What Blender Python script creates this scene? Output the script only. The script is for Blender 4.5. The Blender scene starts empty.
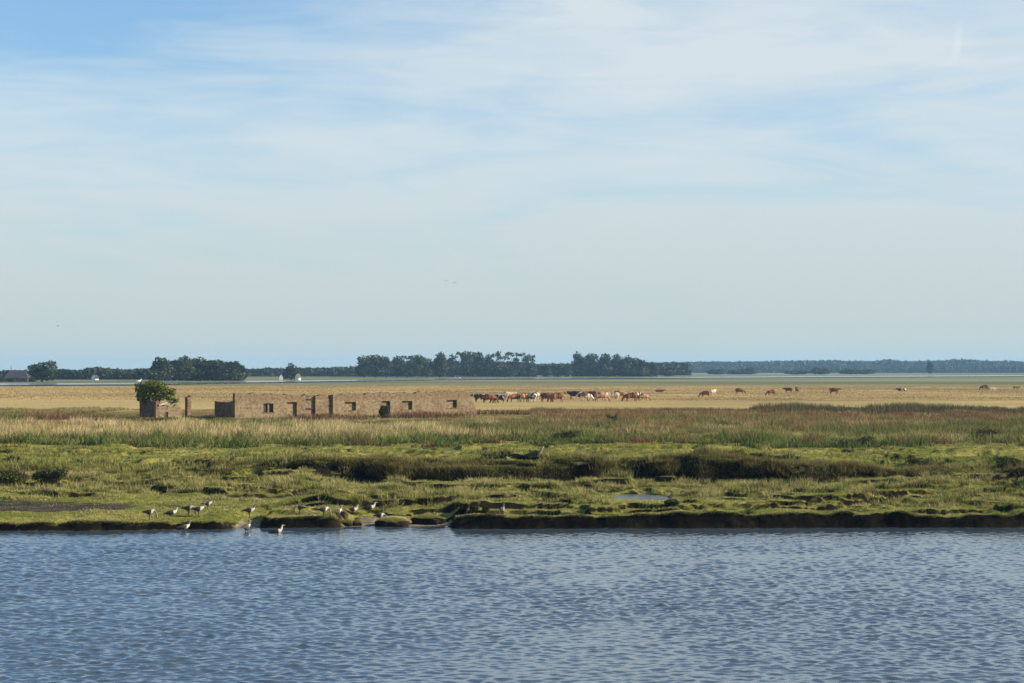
import bpy, bmesh, math, random
import numpy as np
from mathutils import Vector

random.seed(7)
rng = np.random.default_rng(11)
C = bpy.context.scene.collection
scene = bpy.context.scene
R = math.radians

# ------------------------------------------------------------------ camera
CAM_H, FPX, HORIZON = 6.0, 2200.0, 369.0
W_PX, H_PX = 1024, 683
PITCH = math.atan((HORIZON - H_PX / 2) / FPX)
cam_d = bpy.data.cameras.new('camera')
cam = bpy.data.objects.new('camera', cam_d)
C.objects.link(cam)
cam.location = (0, 0, CAM_H)
cam.rotation_euler = (math.pi / 2 + PITCH, 0, 0)
cam_d.sensor_width = 36
cam_d.lens = 36 * FPX / W_PX
cam_d.clip_start = 0.5
cam_d.clip_end = 60000
scene.camera = cam

# ------------------------------------------------------------------ numpy noise
def vnoise(x, y, seed=0):
    xi = np.floor(x).astype(np.int64); yi = np.floor(y).astype(np.int64)
    fx = x - xi; fy = y - yi
    fx = fx * fx * (3 - 2 * fx); fy = fy * fy * (3 - 2 * fy)
    def h(a, b):
        n = (a * 374761393 + b * 668265263 + seed * 982451653) & 0xFFFFFFFF
        n = ((n ^ (n >> 13)) * 1274126177) & 0xFFFFFFFF
        n = n ^ (n >> 16)
        return (n & 0xFFFF) / 32767.5 - 1.0
    a = h(xi, yi); b = h(xi + 1, yi); c = h(xi, yi + 1); d = h(xi + 1, yi + 1)
    return (a * (1 - fx) + b * fx) * (1 - fy) + (c * (1 - fx) + d * fx) * fy

def fbm(x, y, seed=0, octs=3):
    t = 0; amp = 0.55
    for i in range(octs):
        t = t + amp * vnoise(x * 2 ** i + 17.3 * i, y * 2 ** i - 9.1 * i, seed + i)
        amp *= 0.5
    return t

def sst(a, b, t):
    k = np.clip((t - a) / (b - a), 0, 1)
    return k * k * (3 - 2 * k)

# ------------------------------------------------------------------ terrain
SHX = [-3000, -60, -23, -20, -14.5, -10.9, -10.4, -9.6, -9.35, -6.7, -6.4, -2.5, -2.15, 23, 60, 3000]
SHY = [70, 80.5, 81.3, 81.6, 81.8, 82.2, 83.2, 83.4, 83.2, 83.3, 84.0, 84.2, 82.7, 83.3, 83.3, 70]
HBX = [-60, -14, -10.7, -10.3, -9.6, -9.4, -6.75, -6.4, -2.4, -2.1, 8, 60]
HBY = [.32, .28, .22, .05, .05, .36, .38, .05, .05, .46, .50, .50]
HTX = [-60, -14, -9, -6, 2, 12, 16.5, 19.5, 60]
HTY = [.10, .16, .50, .80, .85, .85, .62, .30, .25]
CREEK = [(8.2, 99.6), (11, 100.6), (14, 101.4), (18, 101.2)]

def shore(x):
    return np.interp(x, SHX, SHY) + .30 * vnoise(x / 4.2, x * 0 + 3.3, 5) + .10 * vnoise(x / 1.1, x * 0 + 3.3, 5) + .035 * vnoise(x / .33, x * 0 + 8.1, 6)

def terrace(x):
    return 105.8 + 2.4 * vnoise(x / 6.5, x * 0 + 1.7, 21) + .9 * vnoise(x / 2.6, x * 0 + 2.7, 24) + .5 * vnoise(x / 1.4, x * 0 + 4.7, 22) + .25 * vnoise(x / .5, x * 0, 23)

def seg_dist(x, y, pts):
    best = np.full(np.shape(x), 1e9)
    for (ax, ay), (bx, by) in zip(pts[:-1], pts[1:]):
        dx, dy = bx - ax, by - ay
        t = np.clip(((x - ax) * dx + (y - ay) * dy) / (dx * dx + dy * dy), 0, 1)
        best = np.minimum(best, np.hypot(x - ax - t * dx, y - ay - t * dy))
    return best

def mudflat(x, y):
    q = ((x + 20.2) / 6.4) ** 2 + ((y - 88.6) / 2.9) ** 2 + .75 * fbm(x / 1.5, y / 1.2, 33)
    return 1 - sst(.7, 1.05, q)

def gh(x, y):
    x = np.asarray(x, float); y = np.asarray(y, float)
    d = y - shore(x)
    hb = np.interp(x, HBX, HBY) * (1 + .22 * vnoise(x / .7, x * 0 + 2, 7))
    z = np.where(d < 0, -1.0 * sst(0, 1.8, -d) - .02, hb * sst(0, .16, d) + (.50 - hb) * sst(.16, 8, d))
    near = sst(.5, 2.5, d) * (1 - sst(150, 200, y))
    mf = mudflat(x, y)
    hum = .12 * fbm(x / 1.1, y / .8, 1) + .15 * fbm(x / 3.2, y / 2.2, 2)
    stp = .26 * sst(0, .05, fbm(x / 6, y / 2.6, 3)) - .13
    stp2 = .20 * sst(0, .05, fbm(x / 2.6, y / 1.4, 9)) - .10
    flat_l = (1 - sst(-11, -8, x)) * (1 - sst(91.5, 93, y))
    z = z + near * (hum * (1 - .5 * flat_l) + (stp + stp2) * (1 - .9 * flat_l)) * (1 - mf)
    pb = 1 - sst(.75, 1.15, np.hypot((x - 5.7) / 2.6, (y - 94.6) / 6.4) + .10 * fbm(x / .8, y / .8, 17))
    z = z * (1 - pb) + (.35 + .12 * (z - .5)) * pb
    pw = 1 - sst(.85, 1.1, np.hypot((x - 5.75) / 1.2, (y - 97.7) / 2.9) + .25 * fbm(x / .7, y / .9, 18))
    z = z * (1 - pw) + .12 * pw
    z = z * (1 - mf) + mf * (.30 + .035 * (y - 85))
    left = 1 - sst(-10, -7.5, x)
    z = z + .24 * sst(0, .25, y - (93.2 + 1.1 * vnoise(x / 4, x * 0 + 6, 8) + .3 * vnoise(x / .8, x * 0, 8))) * left
    ht = np.interp(x, HTX, HTY) * (1 + .35 * vnoise(x / 3.3, x * 0 + 5.5, 25))
    z = z + ht * sst(0, .6, y - terrace(x))
    z = z + (.55 - .5 * ht) * sst(94, 124, y)
    cd = seg_dist(x, y, CREEK) + .35 * vnoise(x / .9, y / .7, 14)
    z = z - .42 * (1 - sst(.45, .85, cd)) * np.where(y < 106, 1, 0)
    far = sst(112, 150, y)
    bn = sst(118, 122, y) * (1 - sst(138, 142, y))
    z = z + 0 * bn
    z = z * (1 - far) + far * (1.08 + .16 * fbm(x / 26, y / 26, 4) * (1 - sst(400, 700, y)))
    z = z + bn * (.22 * sst(0, .05, fbm(x / 9, y / 4, 27)) - .11)
    z = z - (x * x + y * y) / (2 * 6371000.0)
    return z

YS_RAY = np.concatenate([np.arange(70, 300, .05), np.arange(300, 1200, .5), np.arange(1200, 9000, 4)])
def P(u, v):
    """ground point seen at photo pixel (u, v)"""
    k = (u - 512) / FPX
    zr = CAM_H - (v - HORIZON) / FPX * YS_RAY
    g = gh(k * YS_RAY, YS_RAY)
    i = int(np.argmax(zr <= g))
    y = YS_RAY[i]
    return Vector((k * y, y, float(g[i])))
def G(u, y):
    x = (u - 512) / FPX * y
    return Vector((x, y, float(gh(np.array([x]), np.array([y]))[0])))

# ------------------------------------------------------------------ materials
MATS = {}
def mat(name, col, rough=.9, noise=None, attr=False, trans=0, spec=.2, bump=0):
    """diffuse-like principled; noise=(scale, col2, detail); attr: multiply by the 'col' attribute"""
    if name in MATS: return MATS[name]
    m = bpy.data.materials.new(name); m.use_nodes = True
    nt = m.node_tree; N = nt.nodes; L = nt.links
    b = N['Principled BSDF']; out = N['Material Output']
    b.inputs['Roughness'].default_value = rough
    b.inputs['Specular IOR Level'].default_value = spec
    src = None
    if attr:
        a = N.new('ShaderNodeVertexColor'); a.layer_name = 'col'; src = a.outputs['Color']
    if noise:
        tc = N.new('ShaderNodeTexCoord')
        n = N.new('ShaderNodeTexNoise'); n.inputs['Scale'].default_value = noise[0]
        n.inputs['Detail'].default_value = noise[2] if len(noise) > 2 else 4
        L.new(tc.outputs['Object'], n.inputs['Vector'])
        r = N.new('ShaderNodeMapRange'); r.inputs[1].default_value = .38; r.inputs[2].default_value = .62
        L.new(n.outputs['Fac'], r.inputs[0])
        mx = N.new('ShaderNodeMix'); mx.data_type = 'RGBA'
        L.new(r.outputs[0], mx.inputs['Factor'])
        if attr:
            mul = N.new('ShaderNodeMix'); mul.data_type = 'RGBA'; mul.blend_type = 'MULTIPLY'
            mul.inputs['Factor'].default_value = 1
            mx.inputs['A'].default_value = (*col, 1); mx.inputs['B'].default_value = (*noise[1], 1)
            L.new(src, mul.inputs['A']); L.new(mx.outputs['Result'], mul.inputs['B'])
            src = mul.outputs['Result']
        else:
            mx.inputs['A'].default_value = (*col, 1); mx.inputs['B'].default_value = (*noise[1], 1)
            src = mx.outputs['Result']
        if bump:
            bp = N.new('ShaderNodeBump'); bp.inputs['Distance'].default_value = bump
            L.new(n.outputs['Fac'], bp.inputs['Height']); L.new(bp.outputs['Normal'], b.inputs['Normal'])
    if src: L.new(src, b.inputs['Base Color'])
    else: b.inputs['Base Color'].default_value = (*col, 1)
    if trans:
        t = N.new('ShaderNodeBsdfTranslucent')
        if src: L.new(src, t.inputs['Color'])
        else: t.inputs['Color'].default_value = (*col, 1)
        ms = N.new('ShaderNodeMixShader'); ms.inputs[0].default_value = trans
        L.new(b.outputs[0], ms.inputs[1]); L.new(t.outputs[0], ms.inputs[2])
        L.new(ms.outputs[0], out.inputs['Surface'])
    MATS[name] = m
    return m

# ------------------------------------------------------------------ mesh helpers
def npmesh(name, verts, faces, material, cols=None, parent=None, smooth=False, loc=(0, 0, 0)):
    verts = np.asarray(verts, np.float32); faces = np.asarray(faces, np.int32)
    me = bpy.data.meshes.new(name)
    nf, k = faces.shape
    me.vertices.add(len(verts)); me.vertices.foreach_set('co', verts.ravel())
    me.loops.add(nf * k); me.loops.foreach_set('vertex_index', faces.ravel())
    me.polygons.add(nf)
    me.polygons.foreach_set('loop_start', np.arange(0, nf * k, k, dtype=np.int32))
    if smooth: me.polygons.foreach_set('use_smooth', np.ones(nf, dtype=bool))
    if cols is not None:
        a = me.color_attributes.new('col', 'FLOAT_COLOR', 'POINT')
        c4 = np.ones((len(verts), 4), np.float32); c4[:, :3] = cols
        a.data.foreach_set('color', c4.ravel())
    me.update(calc_edges=True)
    me.materials.append(material)
    o = bpy.data.objects.new(name, me); C.objects.link(o); o.location = loc
    if parent: o.parent = parent
    return o

def tag(o, label=None, cat=None, group=None, kind=None):
    if label: o['label'] = label
    if cat: o['category'] = cat
    if group: o['group'] = group
    if kind: o['kind'] = kind
    return o

def empty(name, loc, label=None, cat=None, group=None, rz=0):
    o = bpy.data.objects.new(name, None); C.objects.link(o)
    o.location = loc; o.rotation_euler = (0, 0, rz); o.empty_display_size = .3
    return tag(o, label, cat, group)

def obj(name, bm, material, parent=None, loc=(0, 0, 0), smooth=False):
    me = bpy.data.meshes.new(name)
    bmesh.ops.recalc_face_normals(bm, faces=bm.faces)
    bm.to_mesh(me); bm.free()
    if smooth:
        for p in me.polygons: p.use_smooth = True
    me.materials.append(material)
    o = bpy.data.objects.new(name, me); C.objects.link(o); o.location = loc
    if parent: o.parent = parent
    return o

def copy_thing(o, loc, rz=None, scale=None):
    c = o.copy(); C.objects.link(c); c.location = loc
    if rz is not None: c.rotation_euler = (0, 0, rz)
    if scale is not None: c.scale = scale
    for ch in list(o.children):
        d = ch.copy(); C.objects.link(d); d.parent = c
        for g in list(ch.children):
            e = g.copy(); C.objects.link(e); e.parent = d
    return c

def add_box(bm, x0, x1, y0, y1, z0, z1, rnd=0):
    vs = []
    for x in (x0, x1):
        for y in (y0, y1):
            for z in (z0, z1):
                vs.append(bm.verts.new((x + random.uniform(-rnd, rnd), y + random.uniform(-rnd, rnd), z + random.uniform(-rnd, rnd))))
    for f in ((0, 1, 3, 2), (4, 6, 7, 5), (0, 4, 5, 1), (2, 3, 7, 6), (0, 2, 6, 4), (1, 5, 7, 3)):
        bm.faces.new([vs[i] for i in f])

def skin(name, nodes, edges, subdiv=2, extra=None):
    """nodes: (x,y,z,r); one continuous skinned mesh, evaluated"""
    me = bpy.data.meshes.new(name)
    me.from_pydata([n[:3] for n in nodes], edges, [])
    o = bpy.data.objects.new(name, me); C.objects.link(o)
    s = o.modifiers.new('Skin', 'SKIN'); s.use_smooth_shade = True
    for i, n in enumerate(nodes):
        sv = me.skin_vertices[0].data[i]
        r = n[3]; ry = n[4] if len(n) > 4 else r
        sv.radius = (r, ry); sv.use_root = (i == 0)
    ss = o.modifiers.new('Sub', 'SUBSURF'); ss.levels = subdiv; ss.render_levels = subdiv
    dg = bpy.context.evaluated_depsgraph_get(); dg.update()
    me2 = bpy.data.meshes.new_from_object(o.evaluated_get(dg))
    me2.name = name
    bpy.data.objects.remove(o); bpy.data.meshes.remove(me)
    for p in me2.polygons: p.use_smooth = True
    return me2

# ------------------------------------------------------------------ ground sheet
def spaced(segs):
    out = []
    for a, b, s in segs: out.append(np.arange(a, b, s))
    return np.concatenate(out)
geo = lambda a, b, k: a * k ** np.arange(0, math.log(b / a) / math.log(k))
ys = np.concatenate([[-600, -200, -50, 20, 60, 74], spaced([(78, 84.6, .06), (84.6, 112, .11), (112, 160, .3), (160, 300, .9)]), geo(300, 9500, 1.02), [9500]])
xp = np.concatenate([np.arange(0, 27, .13), np.arange(27, 60, .5), geo(60, 9500, 1.10), [9500]])
xs = np.concatenate([-xp[:0:-1], xp])
XX, YY = np.meshgrid(xs, ys)
ZZ = gh(XX, YY)
ny, nx = XX.shape

def mix(a, b, t):
    return np.asarray(a) * (1 - t[..., None]) + np.asarray(b) * t[..., None]
def ground_col(X, Y, Z, slope):
    c = np.zeros(X.shape + (3,))
    turf = mix((.16, .17, .034), (.27, .245, .066), sst(-.3, .4, fbm(X / 4, Y / 3, 41)))
    mud = mix((.007, .006, .0045), (.016, .013, .010), sst(-.4, .4, fbm(X / 1.2, Y / .8, 42)))
    c = turf
    mid = mix((.14, .145, .035), (.23, .19, .07), sst(-.2, .35, fbm(X / 12, Y / 10, 43)))
    c = mix(c, mid, sst(125, 150, Y)) if False else c * (1 - sst(125, 150, Y))[..., None] + mid * sst(125, 150, Y)[..., None]
    f1 = fbm(X / 22, Y / 40, 44); f2 = fbm(X / 60, Y / 90, 45)
    straw = mix((.38, .275, .115), (.48, .345, .15), sst(-.3, .3, f1))
    grn = np.array((.27, .225, .09))
    straw = straw * (1 - .75 * sst(.12, .4, f2))[..., None] + grn * (.75 * sst(.12, .4, f2))[..., None]
    dk = np.maximum(sst(.2, .36, fbm(X / 40, Y / 22, 46)) * .55, sst(.16, .3, fbm(X / 28, Y / 9, 51)) * (Y < 480) * .45)
    straw = straw * (1 - dk)[..., None] + np.array((.15, .11, .05)) * dk[..., None]
    t = sst(235, 275, Y + 18 * fbm(X / 25, Y / 20, 47))
    c = c * (1 - t)[..., None] + straw * t[..., None]
    # pale grazed strip just behind the weeds
    st = sst(272, 285, Y) * (1 - sst(325, 350, Y)) * .6
    c = c * (1 - st)[..., None] + np.array((.44, .355, .14)) * st[..., None]
    # salt marsh lawn further out
    sm = mix((.12, .145, .065), (.26, .245, .135), sst(-.22, .22, fbm(X / 300, Y / 70, 48, 4)))
    edge = 640 + .22 * X + 60 * fbm(X / 120, Y / 200, 49)
    t = sst(-60, 60, Y - edge)
    c = c * (1 - t)[..., None] + sm * t[..., None]
    # beach sand, mud flat, cut banks
    d = Y - shore(X)
    hb = np.interp(X, HBX, HBY)
    sand = (1 - sst(.08, .2, hb)) * (1 - sst(1.2, 2.6, d + .8 * fbm(X, Y / .6, 50))) * sst(-.4, .1, d)
    c = c * (1 - sand)[..., None] + np.array((.23, .185, .125)) * sand[..., None]
    m = np.clip(mudflat(X, Y) + sst(.6, 1.0, slope) * (1 - sand) + (1 - sst(-.1, .12, d)) * (1 - sand), 0, 1) * (Y < 200)
    cd = seg_dist(X, Y, CREEK)
    m = np.clip(m + (1 - sst(.5, .75, cd)), 0, 1)
    mfm = (mudflat(X, Y) * (Y < 200))[..., None]
    mud = mud * (1 - mfm) + mix((.05, .041, .03), (.085, .07, .05), sst(-.3, .4, fbm(X / .9, Y / .6, 53))) * mfm
    c = c * (1 - m)[..., None] + mud * m[..., None]
    return c
gy, gx = np.gradient(ZZ)
slope = np.hypot(gx / np.gradient(xs)[None, :], gy / np.gradient(ys)[:, None])
COL = ground_col(XX, YY, ZZ, slope)
idx = np.arange(ny * nx).reshape(ny, nx)
gf = np.stack([idx[:-1, :-1], idx[:-1, 1:], idx[1:, 1:], idx[1:, :-1]], -1).reshape(-1, 4)
m_ground = mat('marsh_ground', (.72, .72, .72), 1, (2.6, (1.25, 1.22, 1.18), 6), attr=True, bump=.08, spec=.03)
ground = npmesh('ground', np.stack([XX, YY, ZZ], -1).reshape(-1, 3), gf, m_ground, COL.reshape(-1, 3), smooth=True)
tag(ground, kind='structure')

# ------------------------------------------------------------------ water
m_water = bpy.data.materials.new('water'); m_water.use_nodes = True
nt = m_water.node_tree; b = nt.nodes['Principled BSDF']
b.inputs['Base Color'].default_value = (.06, .084, .106, 1)
b.inputs['Roughness'].default_value = .06; b.inputs['IOR'].default_value = 1.33
b.inputs['Specular IOR Level'].default_value = .5
tc = nt.nodes.new('ShaderNodeTexCoord'); mp = nt.nodes.new('ShaderNodeMapping'); mp.inputs['Scale'].default_value = (5, 9, 5)
nz = nt.nodes.new('ShaderNodeTexNoise'); nz.inputs['Scale'].default_value = 1; nz.inputs['Detail'].default_value = 4
bp = nt.nodes.new('ShaderNodeBump'); bp.inputs['Distance'].default_value = .012; bp.inputs['Strength'].default_value = .5
nt.links.new(tc.outputs['Object'], mp.inputs[0]); nt.links.new(mp.outputs[0], nz.inputs['Vector'])
nt.links.new(nz.outputs['Fac'], bp.inputs['Height']); nt.links.new(bp.outputs[0], b.inputs['Normal'])

wy = np.concatenate([[-600, -250, -100, -30, 0, 15, 25, 31], np.arange(34, 60, .042), np.arange(60, 90, .062), [92, 100]])
wxp = np.concatenate([np.arange(0, 24, .066), [25, 27, 30, 40, 70, 150, 400, 1000, 3000]])
wx = np.concatenate([-wxp[:0:-1], wxp])
WX, WY = np.meshgrid(wx, wy)
WZ = np.zeros_like(WX)
WXd, WYd = WX.copy(), WY.copy()
wind = R(-62)                        # wave travel direction
n_w = 80
for i in range(n_w):
    lam = .16 * (.66 / .16) ** rng.random() if i > 3 else rng.uniform(1.5, 2.4)
    th = wind + rng.normal(0, .75)
    k = 2 * math.pi / lam
    a = .0042 * lam * (1.0 if i > 3 else .5)
    ph = rng.uniform(0, 6.28)
    arg = k * (math.cos(th) * WX + math.sin(th) * WY) + ph
    WZ += a * np.cos(arg)
    WXd -= .8 * a * math.cos(th) * np.sin(arg); WYd -= .8 * a * math.sin(th) * np.sin(arg)
gust = .72 + .42 * sst(-.4, .4, fbm(WX / 8, WY / 14, 71) + .4 * fbm(WX / 2.5, WY / 5, 72))
calm = (1 - .55 * sst(72, 82, WY)) * gust
amask = ((np.abs(WX) < 24) & (WY >= 34) & (WY < 90)) * calm
WZ *= amask
WXd = WX + (WXd - WX) * amask; WYd = WY + (WYd - WY) * amask
idx = np.arange(WX.size).reshape(WX.shape)
wf = np.stack([idx[:-1, :-1], idx[:-1, 1:], idx[1:, 1:], idx[1:, :-1]], -1).reshape(-1, 4)
water = npmesh('water', np.stack([WXd, WYd, WZ], -1).reshape(-1, 3), wf, m_water, smooth=True)
tag(water, kind='structure')

m_still = mat('still_water', (.085, .10, .105), .22, spec=.5)
def sheet(name, pts, z, m):
    bm = bmesh.new(); bm.faces.new([bm.verts.new((x, y, z)) for x, y in pts])
    return tag(obj(name, bm, m), kind='structure')
sheet('pool_water', [(4.2, 94.4), (7.4, 94.4), (7.6, 99), (7.2, 101.2), (4.2, 101.2)], .30, m_still)

# far channel: a long strip following the ground
m_chan = mat('far_channel_water', (.10, .13, .14), .10, spec=.5)
ch = [(-260, 384.6, 1.6), (0, 384.2, 1.8), (130, 383.6, 1.5), (300, 381.0, 1.2), (500, 378.3, 1.1), (700, 377.2, 1.0), (1024, 375.6, 1.0), (1300, 375, 1.0)]
va = []; 
for u, v, w in ch:
    for q in (v + w / 2, v - w / 2):
        D = 5 * FPX / (q - HORIZON)
        for _ in range(6):
            k = (u - 512) / FPX
            D = (CAM_H - float(gh(np.array([k * D]), np.array([D]))[0]) - .3) * FPX / (q - HORIZON)
        va.append((k * D, D, float(gh(np.array([k * D]), np.array([D]))[0]) + .3))
bm = bmesh.new(); vv = [bm.verts.new(p) for p in va]
for i in range(len(ch) - 1): bm.faces.new([vv[2 * i], vv[2 * i + 2], vv[2 * i + 3], vv[2 * i + 1]])
tag(obj('channel_water', bm, m_chan), kind='structure')
CHAN = va

# ------------------------------------------------------------------ ground cover (uncountable)
m_blade = mat('grass_blade', (1, 1, 1), .8, attr=True, trans=.28, spec=.15)
def blades(name, X, Y, h, w, base, tip, lean=.35, label=None, dirx=.0, diry=.0, sink=.02):
    n = len(X); Z = gh(X, Y) - sink
    a = rng.uniform(0, 2 * np.pi, n)
    lx = rng.normal(0, lean, n) * h + dirx * h; ly = rng.normal(0, lean, n) * h + diry * h
    cx, cy = np.cos(a) * w / 2, np.sin(a) * w / 2
    V = np.empty((n, 3, 3), np.float32)
    V[:, 0] = np.stack([X - cx, Y - cy, Z], -1); V[:, 1] = np.stack([X + cx, Y + cy, Z], -1)
    V[:, 2] = np.stack([X + lx, Y + ly, Z + h], -1)
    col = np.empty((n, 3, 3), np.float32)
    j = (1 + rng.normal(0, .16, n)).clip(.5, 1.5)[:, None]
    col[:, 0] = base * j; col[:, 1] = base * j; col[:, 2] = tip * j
    o = npmesh(name, V.reshape(-1, 3), np.arange(3 * n).reshape(-1, 3), m_blade, col.reshape(-1, 3))
    return tag(o, label, 'grass', kind='stuff')

def steep(x, y):
    return np.maximum(np.abs(gh(x, y + .12) - gh(x, y - .12)), np.abs(gh(x + .15, y) - gh(x - .15, y)) * .8) / .24
def scatter(n, y0, y1, xm=4):
    y = np.sqrt(rng.uniform(y0 * y0, y1 * y1, n))
    x = rng.uniform(-1, 1, n) * (.2327 * y * 1.08 + xm)
    return x, y
def lerp3(a, b, t): return np.asarray(a)[None, :] * (1 - t)[:, None] + np.asarray(b)[None, :] * t[:, None]

# A short turf on the flat by the water
x, y = scatter(520000, 81, 109)
d = y - shore(x); hb = np.interp(x, HBX, HBY)
beach = (hb < .12) & (d < 2.0 + .8 * fbm(x, y / .6, 50))
keep = (d > .15) & ~beach & (mudflat(x, y) < .25 + .9 * rng.random(len(x)) ** 3) & (seg_dist(x, y, CREEK) > .8) & (y < terrace(x) - .1) & (np.hypot((x - 5.75) / 1.35, (y - 97.6) / 3.2) > 1)
keep &= steep(x, y) < .62
x, y = x[keep], y[keep]
cl = fbm(x / 1.1, y / .9, 60); lr = fbm(x / 5, y / 3, 61)
h = (.04 + .17 * sst(-.1, .5, cl) ** 1.5 * (.5 + sst(-.2, .3, lr)) * (.25 + .75 * sst(88, 93, y))) * rng.uniform(.6, 1.3, len(x)) * (1 - .75 * (np.hypot((x - 5.7) / 1.9, (y - 94) / 5) < 1)) + .02
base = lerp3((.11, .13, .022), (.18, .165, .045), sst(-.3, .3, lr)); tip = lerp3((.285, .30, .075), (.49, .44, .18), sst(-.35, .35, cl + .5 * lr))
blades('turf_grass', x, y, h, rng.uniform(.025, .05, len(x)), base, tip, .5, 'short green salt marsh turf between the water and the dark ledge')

# A1 fringe hanging over the cut bank
n = 45000
x = rng.uniform(-26, 26, n); hb = np.interp(x, HBX, HBY)
k = (hb > .12) & (fbm(x / .6, x * 0, 57) + .5 * rng.random(n) > .25); x = x[k]; n = len(x)
y = shore(x) + rng.uniform(.13, .36, n)
blades('bank_fringe', x, y, rng.uniform(.03, .11, n), rng.uniform(.02, .045, n), lerp3((.06, .065, .02), (.10, .09, .03), rng.random(n)),
       lerp3((.15, .165, .04), (.28, .24, .085), rng.random(n)), .7, 'ragged grass fringe along the top of the muddy cut bank', diry=-.5)

# A2 tussocks
nt_ = 1500
tx, ty = scatter(nt_, 89, 112)
sel = (mudflat(tx, ty) < .1) & (fbm(tx / 6, ty / 4, 62) > -.12) & (seg_dist(tx, ty, CREEK) > .9) & (np.hypot((tx - 5.7) / 2.3, (ty - 94.6) / 6.2) > 1) & (ty - shore(tx) > 3)
tx, ty = tx[sel], ty[sel]
k = 70
x = np.repeat(tx, k) + rng.normal(0, .18, len(tx) * k); y = np.repeat(ty, k) + rng.normal(0, .16, len(tx) * k)
s = np.repeat(rng.uniform(.18, .48, len(tx)), k); tt = np.repeat(rng.random(len(tx)), k)
blades('tussock_grass', x, y, s * rng.uniform(.6, 1.15, len(x)), rng.uniform(.025, .05, len(x)),
       lerp3((.06, .07, .018), (.10, .09, .03), tt), lerp3((.28, .28, .072), (.49, .425, .17), tt), .45,
       'low olive grass tussocks dotted over the green flat')

# B long grass hanging over the dark ledge
n = 150000
x = rng.uniform(-31, 31, n); y = terrace(x) + rng.uniform(.1, 1, n) ** 1.3 * 4.2 + .05
ht = np.interp(x, HTX, HTY)
keep = (rng.random(n) < ht / .85 + .12) & (fbm(x / 1.8, y / 3, 58) + .35 * rng.random(n) > -.12)
x, y, ht = x[keep], y[keep], ht[keep]
cl = fbm(x / 2, y / 1.5, 63)
h = (.13 + .27 * sst(-.3, .5, cl)) * rng.uniform(.5, 1.3, len(x)) * (.5 + .5 * ht / .85)
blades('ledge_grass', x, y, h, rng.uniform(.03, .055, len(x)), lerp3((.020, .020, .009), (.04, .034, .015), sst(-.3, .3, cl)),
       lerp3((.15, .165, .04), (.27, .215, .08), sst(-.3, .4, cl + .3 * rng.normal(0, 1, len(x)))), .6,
       'long olive grass along the top of the dark ledge', diry=-.12)

# C bench lawn behind the ledge
x, y = scatter(230000, 106, 144)
keep = (y > terrace(x) + 1.5) & (steep(x, y) < .62)
x, y = x[keep], y[keep]
cl = fbm(x / 2.5, y / 3, 64); lr = fbm(x / 8, y / 5, 65)
lft = 1 - sst(-14, -6, x)
h = (.045 + (.05 + .10 * (y < 122)) * sst(-.1, .5, cl) + (.05 + .17 * (y < 120)) * sst(.2, .5, fbm(x / 1.3, y / 2, 59)) + .16 * lft * sst(0, .4, lr) * (y < 124)) * rng.uniform(.6, 1.3, len(x))
blades('bench_grass', x, y, h, rng.uniform(.04, .07, len(x)), lerp3((.10, .125, .022), (.15, .15, .04), sst(-.3, .3, lr)),
       lerp3((.215, .235, .055), (.36, .32, .11), sst(-.3, .4, cl)), .5, 'bright green lawn strip behind the dark ledge')

# D tall mixed growth
RUIN_A = np.array((-27.7, 220.0))
x, y = scatter(420000, 134, 264, 8)
u = x / y * FPX + 512
front = 140 + 11 * fbm(x / 7, x * 0 + .5, 66) + 5 * fbm(x / 1.6, x * 0 + 2.5, 66) + 5 * sst(430, 520, u)
keep = y > front
x, y, u, front = x[keep], y[keep], u[keep], front[keep]
cl = fbm(x / 3.5, y / 5, 67); lr = fbm(x / 16, y / 14, 68); l2 = fbm(x / 9, y / 7, 69)
dep = y - front
c3 = fbm(x / 2.8, y / 6, 75)
green = (1 - sst(2, 13, dep + 5 * l2))
tan = sst(-.2, .25, lr + .5 * l2 + .12 * (y > 165) + .3 * (u < 430) * (y < 175) - .2 * (u > 430) * (y < 165))
red = sst(.12, .32, l2 + .10 * sst(185, 225, y) + .3 * c3 + .20 * (u > 520)) * sst(155, 190, y) * .85
olive = np.array((.26, .235, .08))
tip = lerp3(olive, (.56, .44, .20), tan)
tip = tip * (1 - red)[:, None] + np.array((.33, .165, .085)) * red[:, None]
tip = tip * (1 - green)[:, None] + np.array((.18, .235, .05)) * green[:, None]
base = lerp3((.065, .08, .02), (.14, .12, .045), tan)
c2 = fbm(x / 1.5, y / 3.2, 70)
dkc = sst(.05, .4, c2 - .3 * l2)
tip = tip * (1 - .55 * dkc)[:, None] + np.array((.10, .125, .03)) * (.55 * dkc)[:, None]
h = (.18 + .34 * sst(-.35, .4, cl) + .38 * sst(-.1, .45, c2) + .2 * tan * (u < 430) * (y < 172)) * rng.uniform(.55, 1.25, len(x)) * (.62 + .38 * sst(0, 9, dep))
near_ruin = (x > -46) & (x < 2) & (y > 190)
h = np.where(near_ruin, h * (.55 - .3 * sst(202, 208, y)), h) * (1 - .4 * sst(200, 260, y))
dx, dy = x - RUIN_A[0], y - RUIN_A[1]
th = R(38)
s_ = dx * math.cos(th) + dy * math.sin(th); t_ = -dx * math.sin(th) + dy * math.cos(th)
inside = (s_ > -.3) & (s_ < 30) & (t_ > -.25) & (t_ < 4.2)
ins2 = (s_ > -12) & (s_ < -.3) & (t_ > -.2) & (t_ < 3.9) & False
k = ~inside
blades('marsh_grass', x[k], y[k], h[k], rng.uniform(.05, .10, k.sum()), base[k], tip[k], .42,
       'tall mixed marsh grass in green, tan and red brown before the ruin')

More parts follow.
